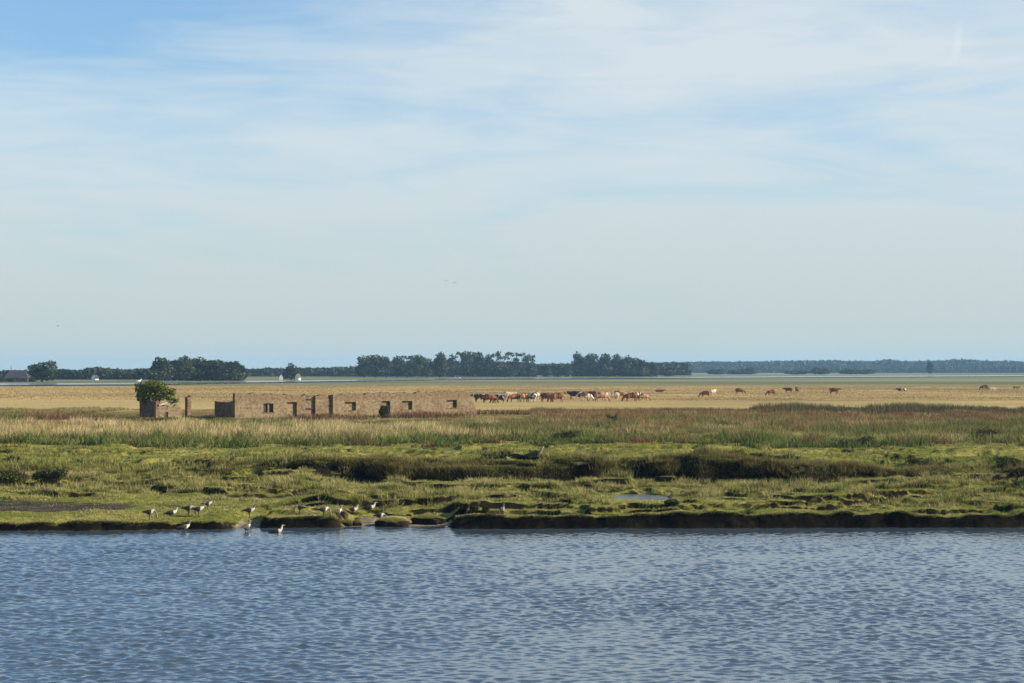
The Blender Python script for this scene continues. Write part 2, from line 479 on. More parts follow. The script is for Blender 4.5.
# D1 leafy weed clumps that break up the tall grass
m_ = 620
tx = rng.uniform(-45, 45, m_); ty = 136 + 70 * rng.random(m_) ** 1.7
k = (np.abs(tx) < .25 * ty) & (fbm(tx / 7, ty / 9, 101) > -.15) & ~((tx < 0) & (tx > -44) & (ty > 198)); tx, ty = tx[k], ty[k]
q = 90
sz = np.repeat(rng.uniform(.35, 1.0, len(tx)), q); tt = np.repeat(rng.random(len(tx)), q)
x = np.repeat(tx, q) + rng.normal(0, .75, len(tx) * q) * sz; y = np.repeat(ty, q) + rng.normal(0, .6, len(tx) * q) * sz
rr = np.hypot(x - np.repeat(tx, q), y - np.repeat(ty, q)) / (1.6 * sz)
h = sz * (1.05 - .6 * np.clip(rr, 0, 1)) * rng.uniform(.5, 1.1, len(x))
tp = lerp3((.10, .145, .035), (.20, .20, .06), tt); rd = (tt > .86)[:, None]
tp = np.where(rd, np.array((.26, .14, .075))[None, :], tp)
blades('weed_clumps', x, y, h, rng.uniform(.06, .12, len(x)), tp * .5, tp, .5, 'bushy green weed clumps scattered through the tall marsh grass')

# D2 pale reed heads, left
n = 85000
y = rng.uniform(150, 186, n); uu = rng.uniform(-60, 560, n); x = (uu - 512) / FPX * y
cl = fbm(x / 2.2, y / 4, 81); keep = (cl + .6 * fbm(x / 9, y / 8, 82) > -.25 + .4 * rng.random(n) + .75 * sst(330, 560, uu))
x, y, cl = x[keep], y[keep], cl[keep]
pt = fbm(x / 1.2, y / 5, 88)
h = rng.uniform(.55, 1.1, len(x)) * (.78 + .35 * cl + .45 * pt)
blades('pale_reeds', x, y, h, rng.uniform(.045, .085, len(x)), lerp3((.09, .10, .03), (.13, .12, .05), rng.random(len(x))),
       lerp3((.44, .345, .145), (.80, .62, .32), np.clip(.5 + pt + .3 * rng.normal(0, 1, len(x)), 0, 1)), .24, 'band of pale dry reeds with feathery tops on the left', dirx=.1)

# D3 dark weed row on the right in front of the field
n = 62000
y = rng.uniform(208, 258, n); x = rng.uniform(18, 66, n) + .08 * (y - 240)
e = fbm(x / 3, y / 9, 83)
prof = sst(22, 30, x) * (1 - .45 * sst(44, 62, x))
h = (.35 + .75 * sst(-.3, .35, e)) * prof * rng.uniform(.6, 1.15, n) * (.55 + .5 * sst(222, 240, y))
redm = (sst(.05, .3, fbm(x / 5, y / 6, 84)) * (1 - sst(238, 246, y)) + .75 * (1 - sst(220, 236, y)) * sst(-.25, .1, e)).clip(0, 1)
tip = lerp3((.085, .09, .04), (.14, .12, .055), rng.random(n)); tip = tip * (1 - redm)[:, None] + np.array((.20, .085, .055)) * redm[:, None]
blades('dark_weeds', x, y, h, rng.uniform(.07, .14, n), tip * .7, tip, .25, 'row of dark olive and rusty weeds before the field on the right')

# D4 rusty dock patches mid
n = 9000
cx = [(-9, 223, 4, 5), (3, 238, 9, 5), (12, 232, 7, 5), (-18, 214, 4, 4), (30, 222, 6, 4), (46, 218, 8, 5), (-44, 214, 7, 5), (20, 246, 8, 4)]
ci = rng.integers(0, len(cx), n); cc = np.array(cx)[ci]
x = cc[:, 0] + rng.normal(0, 1, n) * cc[:, 2] * .5; y = cc[:, 1] + rng.normal(0, 1, n) * cc[:, 3] * .5
dx, dy = x - RUIN_A[0], y - RUIN_A[1]
s_ = dx * math.cos(th) + dy * math.sin(th); t_ = -dx * math.sin(th) + dy * math.cos(th)
k = ~((s_ > -14) & (s_ < 30.5) & (t_ > -.4) & (t_ < 4.5))
x, y = x[k], y[k]
blades('rusty_dock', x, y, rng.uniform(.3, .75, len(x)), rng.uniform(.06, .12, len(x)), lerp3((.09, .07, .03), (.12, .06, .035), rng.random(len(x))),
       lerp3((.24, .11, .07), (.19, .12, .06), rng.random(len(x))), .25, 'rusty red dock stems in patches around the ruin')

# E dry field
x, y = scatter(190000, 258, 640, 20)
f = fbm(x / 14, y / 30, 85); keep = f + .5 * rng.random(len(x)) > -.05
keep &= ~((y > 262) & (y < 350))
x, y, f = x[keep], y[keep], f[keep]
t = sst(-.25, .35, fbm(x / 26, y / 40, 86))
blades('dry_field_grass', x, y, rng.uniform(.07, .17, len(x)), rng.uniform(.14, .34, len(x)), lerp3((.38, .29, .12), (.32, .245, .10), t),
       lerp3((.56, .40, .175), (.47, .335, .145), t), 1.1, 'straw coloured dry grass of the wide grazing field')

# F dark reed fringe along the far channel
xs_, ys_, hs_ = [], [], []
for i in range(0, len(CHAN) - 2, 2):
    a, b_ = CHAN[i], CHAN[i + 2]
    m_ = 4500
    t = rng.random(m_); px_ = a[0] + (b_[0] - a[0]) * t; py_ = a[1] + (b_[1] - a[1]) * t
    on = fbm(px_ / 45, py_ * 0 + i, 87) > .12
    xs_.append(px_[on]); ys_.append(py_[on] - 2 - rng.uniform(0, 14, on.sum())); hs_.append(rng.uniform(.15, .45, on.sum()))
x = np.concatenate(xs_); y = np.concatenate(ys_); h = np.concatenate(hs_)
blades('channel_reeds', x, y, h, rng.uniform(.5, 1.1, len(x)), lerp3((.05, .06, .03), (.07, .08, .04), rng.random(len(x))),
       lerp3((.09, .10, .05), (.12, .12, .06), rng.random(len(x))), .3, 'dark reed fringe along the far pale channel')

# ------------------------------------------------------------------ foliage helpers
m_leaf = mat('tree_leaf', (1, 1, 1), .7, attr=True, trans=.18, spec=.25)
m_bark = mat('bark', (.09, .07, .05), .95, (3, (.05, .04, .03)))
def leaf_quads(P_, size, cols, flat=0):
    n = len(P_)
    a = rng.normal(0, 1, (n, 3)); a /= np.linalg.norm(a, axis=1)[:, None]
    b = rng.normal(0, 1, (n, 3)); b -= (a * b).sum(1)[:, None] * a; b /= np.linalg.norm(b, axis=1)[:, None]
    s = size[:, None] if hasattr(size, '__len__') else size
    a = a * s; b = b * s * rng.uniform(.5, 1, (n, 1))
    V = np.empty((n, 4, 3), np.float32)
    V[:, 0] = P_ - a; V[:, 1] = P_ + b * .8 - a * .1; V[:, 2] = P_ + a; V[:, 3] = P_ - b * .8 + a * .15
    c = np.repeat(cols[:, None, :], 4, 1)
    return V.reshape(-1, 3), np.arange(4 * n).reshape(-1, 4), c.reshape(-1, 3)

def lobes_points(lobes, n):
    L_ = np.array(lobes); vol = L_[:, 3] * L_[:, 4] * L_[:, 5]
    ci = rng.choice(len(L_), n, p=vol / vol.sum())
    q = rng.normal(0, 1, (n, 3)); q /= np.linalg.norm(q, axis=1)[:, None]
    r = rng.random(n) ** .45
    return L_[ci, :3] + q * r[:, None] * L_[ci, 3:], ci

def tube(bm, pts, radii, sides=7):
    rings = []
    for i, p in enumerate(pts):
        p = Vector(p)
        d = (Vector(pts[min(i + 1, len(pts) - 1)]) - Vector(pts[max(i - 1, 0)])).normalized()
        s = d.cross(Vector((0.31, .95, .02))).normalized(); t = d.cross(s)
        rings.append([bm.verts.new(p + (s * math.cos(2 * math.pi * k / sides) + t * math.sin(2 * math.pi * k / sides)) * radii[i]) for k in range(sides)])
    for a, b in zip(rings[:-1], rings[1:]):
        for k in range(sides): bm.faces.new((a[k], a[(k + 1) % sides], b[(k + 1) % sides], b[k]))
    bm.faces.new(rings[0]); bm.faces.new(rings[-1])

def tree_proto(style, seed):
    """unit tree: height 1, crown width about 1"""
    rr = np.random.default_rng(seed)
    lobes = []
    if style == 'dense':
        for i in range(9):
            a = rr.uniform(0, 6.28); r = rr.uniform(.08, .27)
            lobes.append((r * math.cos(a), r * math.sin(a), rr.uniform(.22, .82), rr.uniform(.17, .27), rr.uniform(.17, .27), rr.uniform(.10, .18)))
        lobes.append((0, 0, .34, .40, .40, .26)); lobes.append((rr.uniform(-.1, .1), 0, .80, .25, .25, .2))
        n, sz = 1500, .052
    elif style == 'boxy':
        lobes = [(-.3, 0, .52, .2, .3, .3), (-.05, .05, .6, .25, .3, .32), (.25, 0, .64, .24, .3, .34), (.1, 0, .25, .45, .35, .22), (.3, 0, .84, .16, .2, .14), (-.34, 0, .7, .12, .15, .1)]
        n, sz = 1700, .045
    elif style == 'airy':
        for i in range(8):
            a = rr.uniform(0, 6.28); r = rr.uniform(.1, .36)
            lobes.append((r * math.cos(a), r * math.sin(a), rr.uniform(.5, .93), rr.uniform(.10, .2), rr.uniform(.1, .2), rr.uniform(.05, .1)))
        lobes.append((0, 0, .28, .42, .38, .24)); n, sz = 950, .05
    elif style == 'cone':
        lobes = [(0, 0, .22, .45, .4, .2), (0, 0, .45, .34, .3, .2), (.03, 0, .66, .25, .24, .2), (.0, 0, .84, .15, .15, .15)]; n, sz = 1200, .05
    else:  # bush
        for i in range(7):
            a = rr.uniform(0, 6.28); r = rr.uniform(.08, .3)
            lobes.append((r * math.cos(a), r * math.sin(a), rr.uniform(.3, .75), rr.uniform(.16, .26), rr.uniform(.16, .26), rr.uniform(.16, .26)))
        lobes.append((0, 0, .3, .42, .42, .3)); n, sz = 1100, .07
    pts, ci = lobes_points(lobes, n)
    pts[:, 2] = np.abs(pts[:, 2] - .02) + .02
    hue = rng.random(len(lobes))[ci]
    cols = lerp3((.014, .023, .011), (.15, .165, .065), (hue * .5 + .5 * rng.random(n)) ** 1.9)
    V, F, Cc = leaf_quads(pts, rng.uniform(.6, 1.3, n) * sz, cols)
    root = empty('tree', (0, 0, -500))
    npmesh('crown', V, F, m_leaf, Cc, root)
    bm = bmesh.new()
    tube(bm, [(0, 0, -.02), (.01, 0, .2), (-.01, .01, .45), (.01, 0, .75)], [.035, .027, .02, .008])
    for i in range(6):
        l = lobes[i % len(lobes)]
        z0 = min(.25 + .07 * i, l[2] * .8)
        tube(bm, [(0, 0, z0), (l[0] * .5, l[1] * .5, (z0 + l[2]) / 2 - .02), (l[0], l[1], l[2])], [.016, .011, .004], 5)
    obj('trunk', bm, m_bark, root)
    return root

PROTO = {'dense': [tree_proto('dense', s) for s in (1, 2, 3, 4)], 'boxy': [tree_proto('boxy', 5)],
         'airy': [tree_proto('airy', s) for s in (6, 7, 8)], 'cone': [tree_proto('cone', 9)],
         'bush': [tree_proto('bush', s) for s in (10, 12)]}
def plant_tree(u, wpx, vt, D, style, label, group=None, name=None, i=0, wide=1.0):
    g = G(u, D)
    top = CAM_H + (HORIZON - vt) / FPX * D
    H = top - g.z; Wd = wpx / FPX * D * wide
    pr = PROTO[style][i % len(PROTO[style])]
    rz = 0 if style == 'boxy' else random.uniform(0, 6.28)
    c = copy_thing(pr, (g.x, g.y, g.z - .05), rz, (Wd, Wd, H / .97))
    c.name = name or ('bush' if style == 'bush' else 'tree')
    tag(c, label, 'bush' if style == 'bush' else 'tree', group)
    return c

CL = 'trees of the clump left of the far farmhouse'
RW = 'trees of the long row behind the ruin'
RT = 'trees of the dark block behind the cattle'
RB = 'low bushes before the distant wood'
trees = [
 (42, 27, 360.5, 850, 'boxy', 'boxy broadleaf tree with a slanting top beside the dark barn roof', None),
 (12, 9, 377, 845, 'bush', 'round pale bush in front of the dark barn', None),
 (32, 9, 376, 845, 'bush', 'small bush between the dark barn and the boxy tree', None),
 (1, 10, 375.5, 840, 'bush', 'bush at the left edge of the photo beside the barn', None),
 (163, 25, 357, 920, 'dense', 'flat topped tree at the left end of the clump above the ruined pillar', CL),
 (184, 22, 356.5, 925, 'dense', 'tallest round tree, second from the left in the clump above the ruined pillar', CL),
 (200, 24, 357.5, 930, 'dense', 'middle tree of the clump above the ruined pillar', CL),
 (216, 20, 360, 930, 'dense', 'lower tree fourth from the left in the clump above the ruined pillar', CL),
 (232, 22, 361, 925, 'dense', 'open topped tree at the right end of the clump above the ruined pillar', CL),
 (291, 21, 363, 1010, 'cone', 'cone shaped tree standing between two white farmhouse gables', None),
 (364, 17, 356, 1300, 'dense', 'leftmost tree of the long row, with a stepped outer edge', RW),
 (375, 16, 355, 1310, 'dense', 'second tree from the left end of the long row', RW),
 (386, 16, 356, 1300, 'dense', 'third tree from the left end of the long row', RW),
 (397, 16, 356.5, 1310, 'dense', 'fourth tree from the left end of the long row', RW),
 (407, 15, 355, 1300, 'airy', 'fifth tree from the left end of the long row, with light gaps', RW),
 (418, 15, 355, 1310, 'dense', 'sixth tree from the left end of the long row', RW),
 (427, 13, 357, 1300, 'airy', 'low thin tree just left of the tall lighter tree in the row', RW),
 (440, 16, 352.5, 1290, 'dense', 'tall lighter green tree standing out in the middle of the long row', RW),
 (455, 17, 351.5, 1450, 'airy', 'thin crowned tree with sky showing through, right of the lighter green tree', RW),
 (467, 15, 351.5, 1440, 'dense', 'dense tree right of the first thin crowned tree in the row', RW),
 (478, 14, 352, 1450, 'dense', 'flat topped tree left of the bright gap in the row', RW),
 (489, 13, 355, 1440, 'dense', 'lower rounded tree beside the bright gap in the row', RW),
 (501, 17, 350.5, 1450, 'airy', 'tallest thin crowned tree right of the bright gap in the row', RW),
 (514, 14, 351.5, 1440, 'airy', 'second thin crowned tree right of the bright gap in the row', RW),
 (523, 13, 352, 1450, 'airy', 'third thin crowned tree right of the bright gap in the row', RW),
 (531, 12, 353.5, 1440, 'airy', 'last tree at the right end of the long row', RW),
 (505, 26, 363, 1430, 'bush', 'low dark bush under the tallest thin crowned trees', None),
 (546, 15, 363, 1450, 'bush', 'low bush next to the right end of the long row', None),
 (557, 18, 362, 1460, 'bush', 'rounded low bush midway between the row and the dark block', None),
 (567, 12, 364, 1450, 'bush', 'low bush against the left side of the dark block of trees', None),
 (579, 15, 352.5, 1500, 'dense', 'tall tree at the left end of the dark block behind the cattle', RT),
 (591, 13, 353.5, 1510, 'dense', 'tree just left of the narrow slit in the dark block', RT),
 (605, 15, 353.5, 1500, 'dense', 'tree just right of the narrow slit in the dark block', RT),
 (616, 15, 354.5, 1510, 'dense', 'tree in the middle of the dark block, right of the slit', RT),
 (626, 15, 356, 1500, 'dense', 'tree on the sloping right half of the dark block', RT),
 (635, 13, 358, 1510, 'dense', 'tree low on the sloping right half of the dark block', RT),
 (643, 13, 359.5, 1500, 'dense', 'small tree near the right end of the dark block', RT),
 (652, 13, 362, 1510, 'dense', 'lowest tree at the right end of the dark block', RT),
 (668, 18, 365, 1560, 'bush', 'greenish bush right of the dark block of trees', None),
 (717, 22, 368.3, 2100, 'bush', 'leftmost dark low bush before the distant wood', RB),
 (736, 24, 368.8, 2110, 'bush', 'second dark low bush from the left before the distant wood', RB),
 (748, 20, 367.3, 2110, 'bush', 'taller dark bush beside the second one before the distant wood', RB),
 (797, 26, 369.3, 2150, 'bush', 'flat dark bush in the middle of the distant wood front', RB),
 (820, 23, 366.8, 2150, 'bush', 'rounded dark bush right of the flat one before the distant wood', RB),
 (850, 24, 367.8, 2200, 'bush', 'dark bush above the brown cow with raised head', RB),
 (866, 20, 368.8, 2200, 'bush', 'low dark bush at the right end of the bush line', RB),
 (930, 7, 360.5, 2150, 'dense', 'narrow dark tree rising above the distant wood on the right', None),
]
for i, t in enumerate(trees):
    plant_tree(t[0], t[1], t[2], t[3], t[4], t[5], t[6], i=i, wide=1.35 if t[4] in ('dense', 'airy') else 1.15)
for k, l in PROTO.items():
    for r in l:
        for ch_ in list(r.children): bpy.data.objects.remove(ch_)
        bpy.data.objects.remove(r)

# distant wood belts: read as one mass
def belt(name, prof, D0, D1, dens, size, label, c0=(.012, .02, .010), c1=(.038, .05, .024)):
    us = np.array([p[0] for p in prof], float); vt = np.array([p[1] for p in prof], float)
    n = int((us[-1] - us[0]) * dens)
    u = rng.uniform(us[0], us[-1], n); D = rng.uniform(D0, D1, n) 
    x = (u - 512) / FPX * D
    v = np.interp(u, us, vt) + .55 * vnoise(x / 14, D * 0 + 2, 91) + .7 * vnoise(x / 5, D / 30, 92)
    top = CAM_H + (HORIZON - v) / FPX * D
    z0 = gh(x, D)
    f = rng.random(n) ** .75
    z = z0 + f * np.maximum(top - z0 - size * .5, .5)
    cols = lerp3(c0, c1, np.clip(.5 + .6 * vnoise(x / 18, D / 40, 93) + rng.normal(0, .25, n), 0, 1))
    V, F, Cc = leaf_quads(np.stack([x, D, z], -1), rng.uniform(.6, 1.3, n) * size, cols)
    return tag(npmesh(name, V, F, m_leaf, Cc), label, 'wood', kind='stuff')
belt('distant_wood', [(-250, 366), (-20, 371), (4, 371), (30, 371), (56, 369.5), (66, 370), (80, 371), (90, 368), (98, 367), (106, 368.5), (118, 370), (135, 369.5), (155, 368.5), (245, 368.5)], 1030, 1150, 55, 1.5, 'low dark wood along the horizon on the left behind the channel')
belt('distant_wood', [(235, 369.5), (262, 369), (290, 368.5), (330, 368), (345, 367.5), (365, 367)], 1500, 1800, 55, 2.0, 'low dark wood between the left clump and the long tree row')
belt('distant_wood', [(535, 364.5), (560, 364), (600, 363), (650, 362.5), (690, 363)], 1750, 2000, 55, 2.2, 'low wood behind the dark tree block')
belt('distant_wood', [(640, 363), (690, 362.5), (760, 361.5), (800, 361), (830, 361), (875, 361.5), (884, 360), (894, 360), (902, 361.5), (920, 361.5), (942, 361), (948, 360), (965, 359.5), (982, 361), (1000, 361.5), (1024, 361.5), (1300, 360)], 3500, 4200, 75, 4.0, 'long bluish wood along the horizon on the right')
# shade-filling lower growth in the tree clumps
belt('distant_wood', [(655, 366.5), (700, 367), (760, 366.5), (840, 367), (900, 366.5), (960, 366.5), (1024, 366), (1300, 366)], 3250, 3500, 60, 3.4, 'low front edge of the bluish wood on the right')
belt('undergrowth', [(151, 366), (158, 361.5), (190, 360.5), (222, 362), (236, 362.5), (243, 366)], 935, 950, 40, 1.2, 'dark undergrowth under the clump of trees left of the farmhouse')
belt('undergrowth', [(356, 366), (366, 363), (430, 362), (450, 361), (480, 361), (520, 362), (536, 363)], 1460, 1480, 45, 1.6, 'dark undergrowth under the long row of trees')
belt('undergrowth', [(572, 364), (582, 361), (600, 361), (625, 361), (640, 363), (656, 366)], 1515, 1530, 45, 1.6, 'dark undergrowth under the block of trees behind the cattle')

# ------------------------------------------------------------------ far buildings
m_white = mat('white_render', (.8, .79, .76), .8, (1.5, (.7, .69, .66)))
m_dkroof = mat('dark_roof', (.045, .045, .055), .85, (1.2, (.065, .06, .065)))
m_brickd = mat('dark_brick', (.16, .09, .07), .9, (2, (.11, .07, .06)))
m_thatch = mat('thatch', (.14, .12, .09), .95, (1.5, (.09, .08, .06)))
m_glassd = mat('dark_pane', (.03, .035, .04), .15, spec=.5)
def house(name, u, v_base, D, wid, dep, wall_h, roof_h, rz, wallm, roofm, label, cat, hip=0):
    g = G(u, D)
    root = empty(name, g, label, cat, rz=rz)
    bm = bmesh.new(); add_box(bm, -wid / 2, wid / 2, -dep / 2, dep / 2, -.3, wall_h)
    # gables
    if hip == 0:
        for s in (-1, 1):
            a = [bm.verts.new((s * wid / 2, y, z)) for y, z in ((-dep / 2, wall_h + .002), (dep / 2, wall_h + .002), (0, wall_h + roof_h - .1))]
            bb = [bm.verts.new((s * (wid / 2 - .25), y, z)) for y, z in ((-dep / 2, wall_h + .002), (dep / 2, wall_h + .002), (0, wall_h + roof_h - .1))]
            bm.faces.new(a); bm.faces.new(bb)
            for i in range(3): bm.faces.new((a[i], a[(i + 1) % 3], bb[(i + 1) % 3], bb[i]))
    obj('wall', bm, wallm, root)
    bm = bmesh.new(); o_ = .4
    e = [(-wid / 2 + (.05 if hip == 0 else -o_), -dep / 2 - o_), (wid / 2 - (.05 if hip == 0 else -o_), -dep / 2 - o_), (wid / 2 - (.05 if hip == 0 else -o_), dep / 2 + o_), (-wid / 2 + (.05 if hip == 0 else -o_), dep / 2 + o_)]
    z0 = wall_h - .15
    lo = [bm.verts.new((x, y, z0)) for x, y in e]
    r = [bm.verts.new((-wid / 2 + hip + .05, 0, wall_h + roof_h)), bm.verts.new((wid / 2 - hip - .05, 0, wall_h + roof_h))]
    bm.faces.new((lo[0], lo[1], r[1], r[0])); bm.faces.new((lo[2], lo[3], r[0], r[1]))
    bm.faces.new((lo[1], lo[2], r[1])); bm.faces.new((lo[3], lo[0], r[0])); bm.faces.new(lo[::-1])
    obj('roof', bm, roofm, root)
    for k in range(3):
        wx_ = -wid / 3 + k * wid / 3
        bm = bmesh.new(); add_box(bm, wx_ - .45, wx_ + .45, -dep / 2 - .04, -dep / 2 - .005, wall_h * .4, wall_h * .8)
        obj('window', bm, m_glassd, root)
    return root
hb_ = house('barn', 17.5, 383, 870, 9.4, 7, 1.4, 3.1, 0, m_brickd, m_dkroof, 'dark roofed barn at the far left beside the boxy tree', 'barn', hip=1.6)
bm = bmesh.new(); tube(bm, [(-2.6, .3, 4.2), (-2.6, .3, 6.3)], [.12, .1], 6); obj('flue_pipe', bm, m_dkroof, hb_)
house('farmhouse', 281, 379, 1000, 5, 1.7, 1.3, 1.3, R(97), m_white, m_thatch, 'white gabled farmhouse left of the cone shaped tree', 'house')
house('farmhouse', 298, 378, 1000, 5, 1.7, 1.5, 1.4, R(84), m_white, m_thatch, 'white gabled farmhouse right of the cone shaped tree', 'house')
house('cottage', 95, 380, 1000, 2.6, 2.2, 1.4, 1.0, R(70), m_white, m_dkroof, 'tiny white cottage in front of the low wood on the left', 'house')
house('cottage', 456, 376, 1270, 1.6, 1.6, .9, .6, R(20), m_white, m_dkroof, 'tiny white hut, left one of two below the thin crowned trees', 'hut')
house('cottage', 459.5, 376, 1270, 1.4, 1.4, .8, .5, R(20), m_white, m_dkroof, 'tiny white hut, right one of two below the thin crowned trees', 'hut')

# ------------------------------------------------------------------ ruin
def brick_mat(name, c1, c2, mortar, plaster, pl_amount):
    m = bpy.data.materials.new(name); m.use_nodes = True
    nt = m.node_tree; N = nt.nodes; L = nt.links; b = N['Principled BSDF']
    b.inputs['Roughness'].default_value = .95; b.inputs['Specular IOR Level'].default_value = .1
    tc = N.new('ShaderNodeTexCoord'); sep = N.new('ShaderNodeSeparateXYZ'); com = N.new('ShaderNodeCombineXYZ')
    L.new(tc.outputs['Object'], sep.inputs[0])
    ad = N.new('ShaderNodeMath'); ad.operation = 'ADD'; L.new(sep.outputs[0], ad.inputs[0]); L.new(sep.outputs[1], ad.inputs[1])
    L.new(ad.outputs[0], com.inputs[0]); L.new(sep.outputs[2], com.inputs[1])
    br = N.new('ShaderNodeTexBrick'); br.inputs['Scale'].default_value = 1
    br.inputs['Brick Width'].default_value = .26; br.inputs['Row Height'].default_value = .085; br.inputs['Mortar Size'].default_value = .012
    br.inputs['Color1'].default_value = (*c1, 1); br.inputs['Color2'].default_value = (*c2, 1); br.inputs['Mortar'].default_value = (*mortar, 1)
    L.new(com.outputs[0], br.inputs['Vector'])
    n = N.new('ShaderNodeTexNoise'); n.inputs['Scale'].default_value = .7; n.inputs['Detail'].default_value = 6
    L.new(tc.outputs['Object'], n.inputs['Vector'])
    mr = N.new('ShaderNodeMapRange'); mr.inputs[1].default_value = .5 - pl_amount; mr.inputs[2].default_value = .56 - pl_amount
    L.new(n.outputs['Fac'], mr.inputs[0])
    # plaster only clings below the eaves line, bare brick above
    mz = N.new('ShaderNodeMapRange'); mz.inputs[1].default_value = 2.0; mz.inputs[2].default_value = 1.8
    L.new(sep.outputs[2], mz.inputs[0])
    mu = N.new('ShaderNodeMath'); mu.operation = 'MULTIPLY'; L.new(mr.outputs[0], mu.inputs[0]); L.new(mz.outputs[0], mu.inputs[1])
    n2 = N.new('ShaderNodeTexNoise'); n2.inputs['Scale'].default_value = 3; n2.inputs['Detail'].default_value = 5
    L.new(tc.outputs['Object'], n2.inputs['Vector'])
    pm = N.new('ShaderNodeMix'); pm.data_type = 'RGBA'; pm.inputs['A'].default_value = (*[c * .72 for c in plaster], 1); pm.inputs['B'].default_value = (*plaster, 1)
    L.new(n2.outputs['Fac'], pm.inputs['Factor'])
    mx = N.new('ShaderNodeMix'); mx.data_type = 'RGBA'
    L.new(mu.outputs[0], mx.inputs['Factor']); L.new(br.outputs['Color'], mx.inputs['A']); L.new(pm.outputs['Result'], mx.inputs['B'])
    n3 = N.new('ShaderNodeTexNoise'); n3.inputs['Scale'].default_value = 2.6; n3.inputs['Detail'].default_value = 7; n3.inputs['Roughness'].default_value = .65
    mp3 = N.new('ShaderNodeMapping'); mp3.inputs['Scale'].default_value = (1, 1, 1.6); L.new(tc.outputs['Object'], mp3.inputs[0]); L.new(mp3.outputs[0], n3.inputs['Vector'])
    st = N.new('ShaderNodeMix'); st.data_type = 'RGBA'; st.blend_type = 'MULTIPLY'; st.inputs['Factor'].default_value = 1
    r3 = N.new('ShaderNodeValToRGB'); e_ = r3.color_ramp.elements
    e_[0].position = .34; e_[0].color = (.48, .42, .38, 1); e_[1].position = .68; e_[1].color = (1.18, 1.14, 1.08, 1)
    em = r3.color_ramp.elements.new(.5); em.color = (.90, .84, .78, 1)
    L.new(n3.outputs['Fac'], r3.inputs[0]); L.new(mx.outputs['Result'], st.inputs['A']); L.new(r3.outputs['Color'], st.inputs['B'])
    L.new(st.outputs['Result'], b.inputs['Base Color'])
    bp = N.new('ShaderNodeBump'); bp.inputs['Distance'].default_value = .06; L.new(n2.outputs['Fac'], bp.inputs['Height']); L.new(bp.outputs[0], b.inputs['Normal'])
    return m
m_brick = brick_mat('ruin_brick', (.155, .102, .066), (.215, .152, .10), (.24, .205, .135), (.28, .23, .15), .07)
m_brick2 = brick_mat('bare_brick', (.15, .075, .05), (.23, .13, .085), (.26, .21, .15), (.28, .23, .16), -.2)
m_wood_shade = mat('timber_and_shade', (.05, .035, .03), .9, (6, (.08, .055, .045)))  # frame and rails, also the panel that stands in for interior shade
m_slab = mat('pale_concrete', (.5, .47, .4), .9, (3, (.38, .36, .31)))

gA = G(235, 220.0)
TH = R(38)
Z0 = gA.z - .15
ruin = empty('ruined_barn', (gA.x, gA.y, Z0), 'long roofless brick ruin with empty windows and crumbling top in the meadow', 'ruin', rz=TH)
def s_of(u):
    k = (u - 512) / FPX
    return (k * gA.y - gA.x) / (math.cos(TH) - k * math.sin(TH))
def z_of(u, v):
    s = s_of(u); yy = gA.y + s * math.sin(TH)
    return CAM_H - (v - HORIZON) / FPX * yy - Z0
def wall_top(prof_u, prof_v):
    ss = np.array([s_of(u) for u in prof_u]); zz = np.array([z_of(u, v) for u, v in zip(prof_u, prof_v)])
    return lambda s: float(np.interp(s, ss, zz)) + .10 * float(fbm(np.array([s / 1.1]), np.array([.3]), 95)[0]) + .065 * round(2.4 * float(vnoise(np.array([s / .38]), np.array([.7]), 96)[0])) - .55 * max(0., float(vnoise(np.array([s / 1.9]), np.array([4.7]), 94)[0]) - .35)
top_f = wall_top([232, 235, 246, 256, 270, 280, 300, 310, 318, 340, 370, 400, 430, 445, 460, 467, 471, 474, 478], [393, 392.5, 393, 394.5, 395, 394.5, 395.5, 393.5, 394, 394, 393.5, 392.5, 391.5, 391, 390.5, 392, 397, 404, 414])

